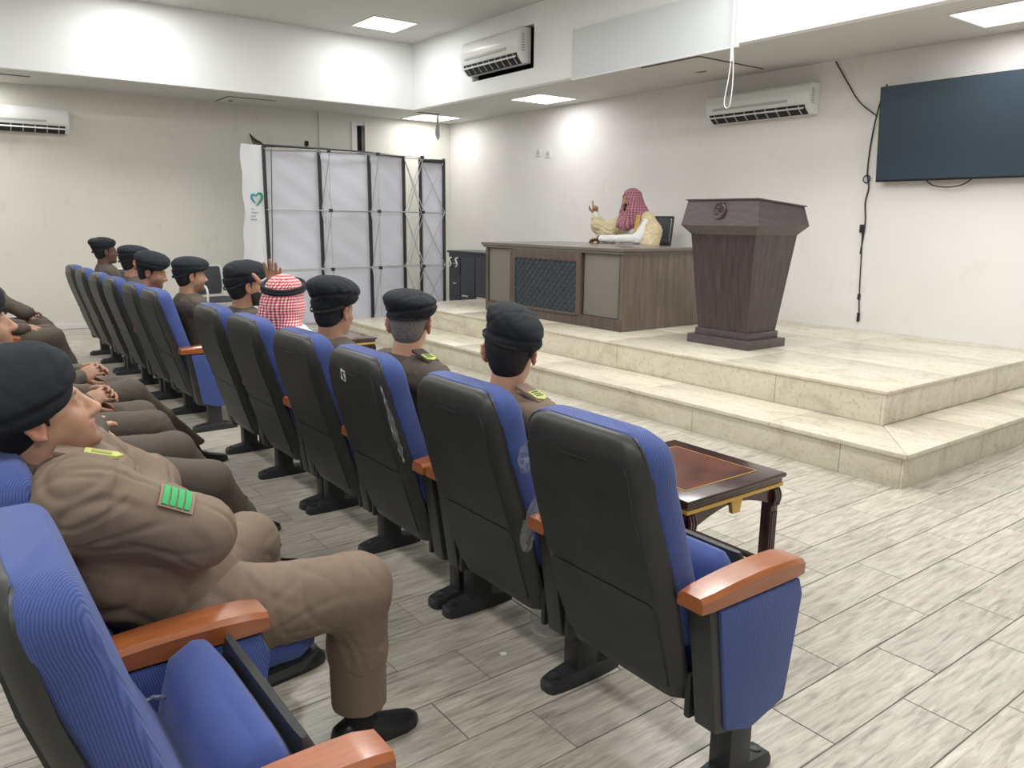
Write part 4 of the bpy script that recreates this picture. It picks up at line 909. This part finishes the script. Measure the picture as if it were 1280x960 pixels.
# shoulder strap with yellow rank badge, lying forward over the right shoulder
def slab_on(p, d, up, sx, sy, sz, m, name, parent, poly=None):
    d = Vector(d).normalized(); up = Vector(up); up = (up-d*up.dot(d)).normalized(); q = up.cross(d)
    Mx = Matrix(((d.x,q.x,up.x,p[0]),(d.y,q.y,up.y,p[1]),(d.z,q.z,up.z,p[2]),(0,0,0,1)))
    return obj(name, xf(prism(poly,-sz,sz,'z') if poly else box(-sx,sx,-sy,sy,-sz,sz,min(sz*.7,.004)), Mx), m, parent)
shp = np.array((.115,-.130,.990))
ep = slab_on(shp, (.25,1,-.28), (.1,.25,1), .062,.028,.006, unim, 'shoulder_strap', man)
slab_on(shp+np.array((.006,.030,-.001)), (.25,1,-.28), (0,.25,1), 0,0,.003, mat('badge_yellow',(.55,.58,.16),.6), 'rank_badge', ep, [(-.035,-.024),(.03,-.024),(.042,0),(.03,.024),(-.035,.024)])
slab_on(shp+np.array((.006,.030,.0035)), (.25,1,-.28), (0,.25,1), .02,.012,.001, mat('badge_olive',(.36,.40,.12),.6), 'badge_mark', ep)
slab_on(J['pelvis']+np.array((.16,.14,.03)), (.25,1,.3), (1,0,0), .05,.02,.006, shoem, 'belt', man)
person('pale man in profile with black beret sitting beyond the large man', (-3.35,.38,0), dict(P0, knR=(.41,.41,.525), anR=(.25,.67,.11), knL=(-.09,.41,.525), anL=(-.25,.72,.11), wrR=(.02,.10,.70), wrL=(-.02,.08,.68)), unid, 'light', .008, (.5,1.06,.03,.0,.03), stub=.7, head=((.02,-.24,1.12),R(-3),R(10),0), seed=12)
person('man beyond the pale man, hands loosely joined over his lap', (-4.06,.38,0), dict(P0, elR=(.25,.02,.66), elL=(-.25,.02,.66), wrR=(.06,.17,.66), wrL=(-.05,.20,.68), knR=(.19,.42,.53), anR=(-.02,.72,.11), knL=(-.05,.42,.53), anL=(-.22,.72,.11)), unid, 'tan', .006, (.5,1.05,.03,.0,.03), head=((0,-.27,1.06),0,R(8),0), hands={'R':dict(d=(-.3,1,.25),n=(-.8,0,-.5),curl=(.5,.6,.6,.6)),'L':dict(d=(.45,1,.1),n=(.8,0,-.4),curl=(.5,.55,.6,.6))}, seed=13)
person('man by the aisle in the second row with hands raised together', (-4.66,.38,0), dict(P0, elR=(.25,.06,.66), elL=(-.25,.06,.66), wrR=(.06,.24,.67), wrL=(-.05,.26,.68), knR=(.08,.47,.555), anR=(-.24,.87,.11), knL=(-.14,.43,.54), anL=(-.45,.76,.11)), unid, 'tan', .006, (.5,1.05,.03,.0,.03), head=((0,-.27,1.06),0,R(8),0), hands={'R':dict(d=(-.3,1,.35),n=(-.8,0,-.5),curl=(.5,.6,.6,.6)),'L':dict(d=(.45,1,.3),n=(.8,0,-.4),curl=(.4,.45,.5,.6))}, seed=14)
person('man past the aisle in the second row, dark trouser knees showing', (-7.22,.38,0), dict(P0, knR=(.12,.42,.555), anR=(.0,.60,.11), knL=(-.16,.42,.55), anL=(-.2,.6,.11)), unid, 'tan', .010, (.5,1.05,.03,.0,.03), head=((0,-.27,1.06),0,R(8),0), seed=15)
person('man leaning forward with folded arms at the far end of the second row', (-7.95,.38,0), dict(P0, pelvis=(0,.0,.55), waist=(0,.05,.68), chest=(0,.10,.78), neck=(-.0,.02,.90), shR=(.2,.08,.84), shL=(-.2,.08,.84), elR=(.24,.30,.70), wrR=(0,.36,.68), elL=(-.24,.3,.68), wrL=(0,.34,.64), knR=(.12,.44,.545), knL=(-.12,.44,.545)), unid, 'tan', .010, (.5,1.05,.03,.0,.03), head=((0,-.12,1.05),R(10),R(-10),0), seed=16)
# man in the red checked headscarf, hand raised
def scarf(S, T, M, p, wide=1.0, back=True):
    S.ell(T((0,-.012,.034)), (.100,.118,.098), M, k=.03); S.ell(T((0,-.035,-.055)), (.118,.108,.085), M, k=.05)
    return S
gman, T, M, J = person('man in a red and white checked headscarf with black cord, raising an open hand', at(5), dict(P0, elL=(-.36,.04,.84), wrL=(-.33,-.01,1.075)), whitec, 'tan', .006, None, hair=None, head=((-.07,-.035,1.07),R(30),0,0), hands={'L':dict(d=(.08,.05,1), n=(.75,-.6,0), side=-1, curl=(.16,.12,.16,.22), thumb=-.9, spread=.22, sc=1.14)}, seed=21)
S = SDF(.03); scarf(S, T, M, J)
S.chain([T((0,-.05,-.05)), J['neck']+np.array((0,-.03,-.0)), J['neck']+np.array((0,-.05,-.10))], [.095,.10,.12], k=.05)
S.chain([T((-.075,.02,-.03)), J['neck']+np.array((-.10,.05,.0)), J['shL']+np.array((.03,.05,.0))], [.03,.045,.05], k=.04)
S.chain([T((.075,.0,-.05)), J['neck']+np.array((.10,.0,.0)), J['shR']+np.array((-.03,-.0,.01))], [.03,.05,.05], k=.04)
S.ell(T((0,.115,-.025)), (.060,.085,.085), M, k=.012, op='-')
npobj('headscarf', S.mesh(.006), ghutra, gman, disp=folds(.004, seed=31))
for dz, rr in ((.060,1.0),(.074,.97)):
    obj('head_cord', tube([T((cos(a)*.106*rr, -.012+sin(a)*.124*rr, dz+.022*sin(a)-.018*cos(a))) for a in np.linspace(0,2*pi,36,endpoint=False)], .011, 8, True), beretm, gman, 80)
# neighbour's loose scarf end
S = SDF(.03); S.chain([(-.25,-.10,.88),(-.31,-.08,.94),(-.34,-.03,.96),(-.30,.02,.90)], [.03,.035,.035,.03]); npobj('scarf_end', S.mesh(.006), mat('pink_cloth',(.62,.33,.33),.85), gman, disp=folds(.004, seed=5))
# speaker behind the desk
sp, T, M, J = person('speaker in a faded red headscarf and cream cloak, seated behind the desk', (-6.70,6.88,SZ), dict(pelvis=(0,-.02,.58), waist=(0,-.03,.74), chest=(0,-.03,.95), neck=(0,-.05,1.09), shR=(-.20,-.04,1.05), elR=(-.40,-.16,.90), wrR=(-.54,-.20,1.14), shL=(.20,-.04,1.05), elL=(.24,-.26,.86), wrL=(-.22,-.42,.85),
      hipR=(-.09,.0,.52), hipL=(.09,.0,.52), knR=(-.13,-.40,.54), anR=(-.13,-.42,.11), knL=(.13,-.40,.54), anL=(.13,-.42,.11), toeR=(0,-1,0), toeL=(0,-1,0)),
      whitec, 'tan', .006, None, hair=None, beard=.012, head=((-.05,-.08,1.30),R(160),R(-4),0), hands={'R':dict(d=(.08,-.05,1), n=(.5,-.8,0), side=-1, curl=(.02,1.3,1.4,1.4), thumb=.9),'L':dict(d=(-1,-.15,-.12), n=(.1,-.3,-1), side=-1, curl=(.35,.35,.4,.45))}, seed=41)
S = SDF(.03)
S.ell(T((0,-.012,.036)), (.100,.118,.102), M, k=.04); S.ell(T((0,-.02,-.05)), (.105,.10,.10), M, k=.05)
S.chain([T((0,-.04,-.08)), (-.01,-.03,1.12), (-.0,-.02,1.05)], [.10,.14,.15], k=.07)
S.chain([T((.088,.03,-.0)), T((.092,.05,-.12)), (-.10,-.20,1.02)], [.035,.045,.05], k=.05)
S.chain([T((-.088,.03,-.0)), T((-.092,.05,-.12)), (-.02,-.20,1.0)], [.035,.04,.05], k=.05)
S.ell(T((0,.14,-.028)), (.066,.095,.110), M, k=.02, op='-')
npobj('headscarf', S.mesh(.007), ghutra2, sp, disp=folds(.008, seed=42))
S = SDF(.05)    # cloak over shoulders, open in front
S.ell((0,.02,.92), (.27,.16,.26), k=.06); S.ell((0,.03,.66), (.28,.17,.28), k=.06); S.chain([(.16,-.02,1.09),(.28,-.06,.94),(.31,-.14,.78)], [.080,.105,.12], k=.05)
S.chain([(-.17,-.02,1.08),(-.36,-.12,.94),(-.49,-.18,1.0),(-.53,-.19,1.08)], [.080,.11,.085,.060], k=.05); S.chain([(-.34,-.12,.90),(-.44,-.17,.82)], [.11,.08], k=.06)
S.ell((-.03,-.20,.80), (.13,.13,.30), k=.03, op='-')
npobj('cloak', S.mesh(.009), bisht, sp, disp=folds(.010, seed=43))
gp = spline([(.12,-.13,1.13),(.16,-.19,1.0),(.15,-.24,.82)],6); obj('cloak_trim', loft([[tuple(p+Vector(o)) for o in ((-.022,-.012,0),(.022,-.024,0),(.024,.01,0),(-.02,.012,0))] for p in gp]), goldc, sp, 60)
obj('wristwatch', tube([np.array(J['wrL'])+np.array((.012,0,0))+np.array((0,cos(a)*.034,sin(a)*.034)) for a in np.linspace(0,2*pi,16,endpoint=False)], .010, 6, True), blackc, sp, 80)
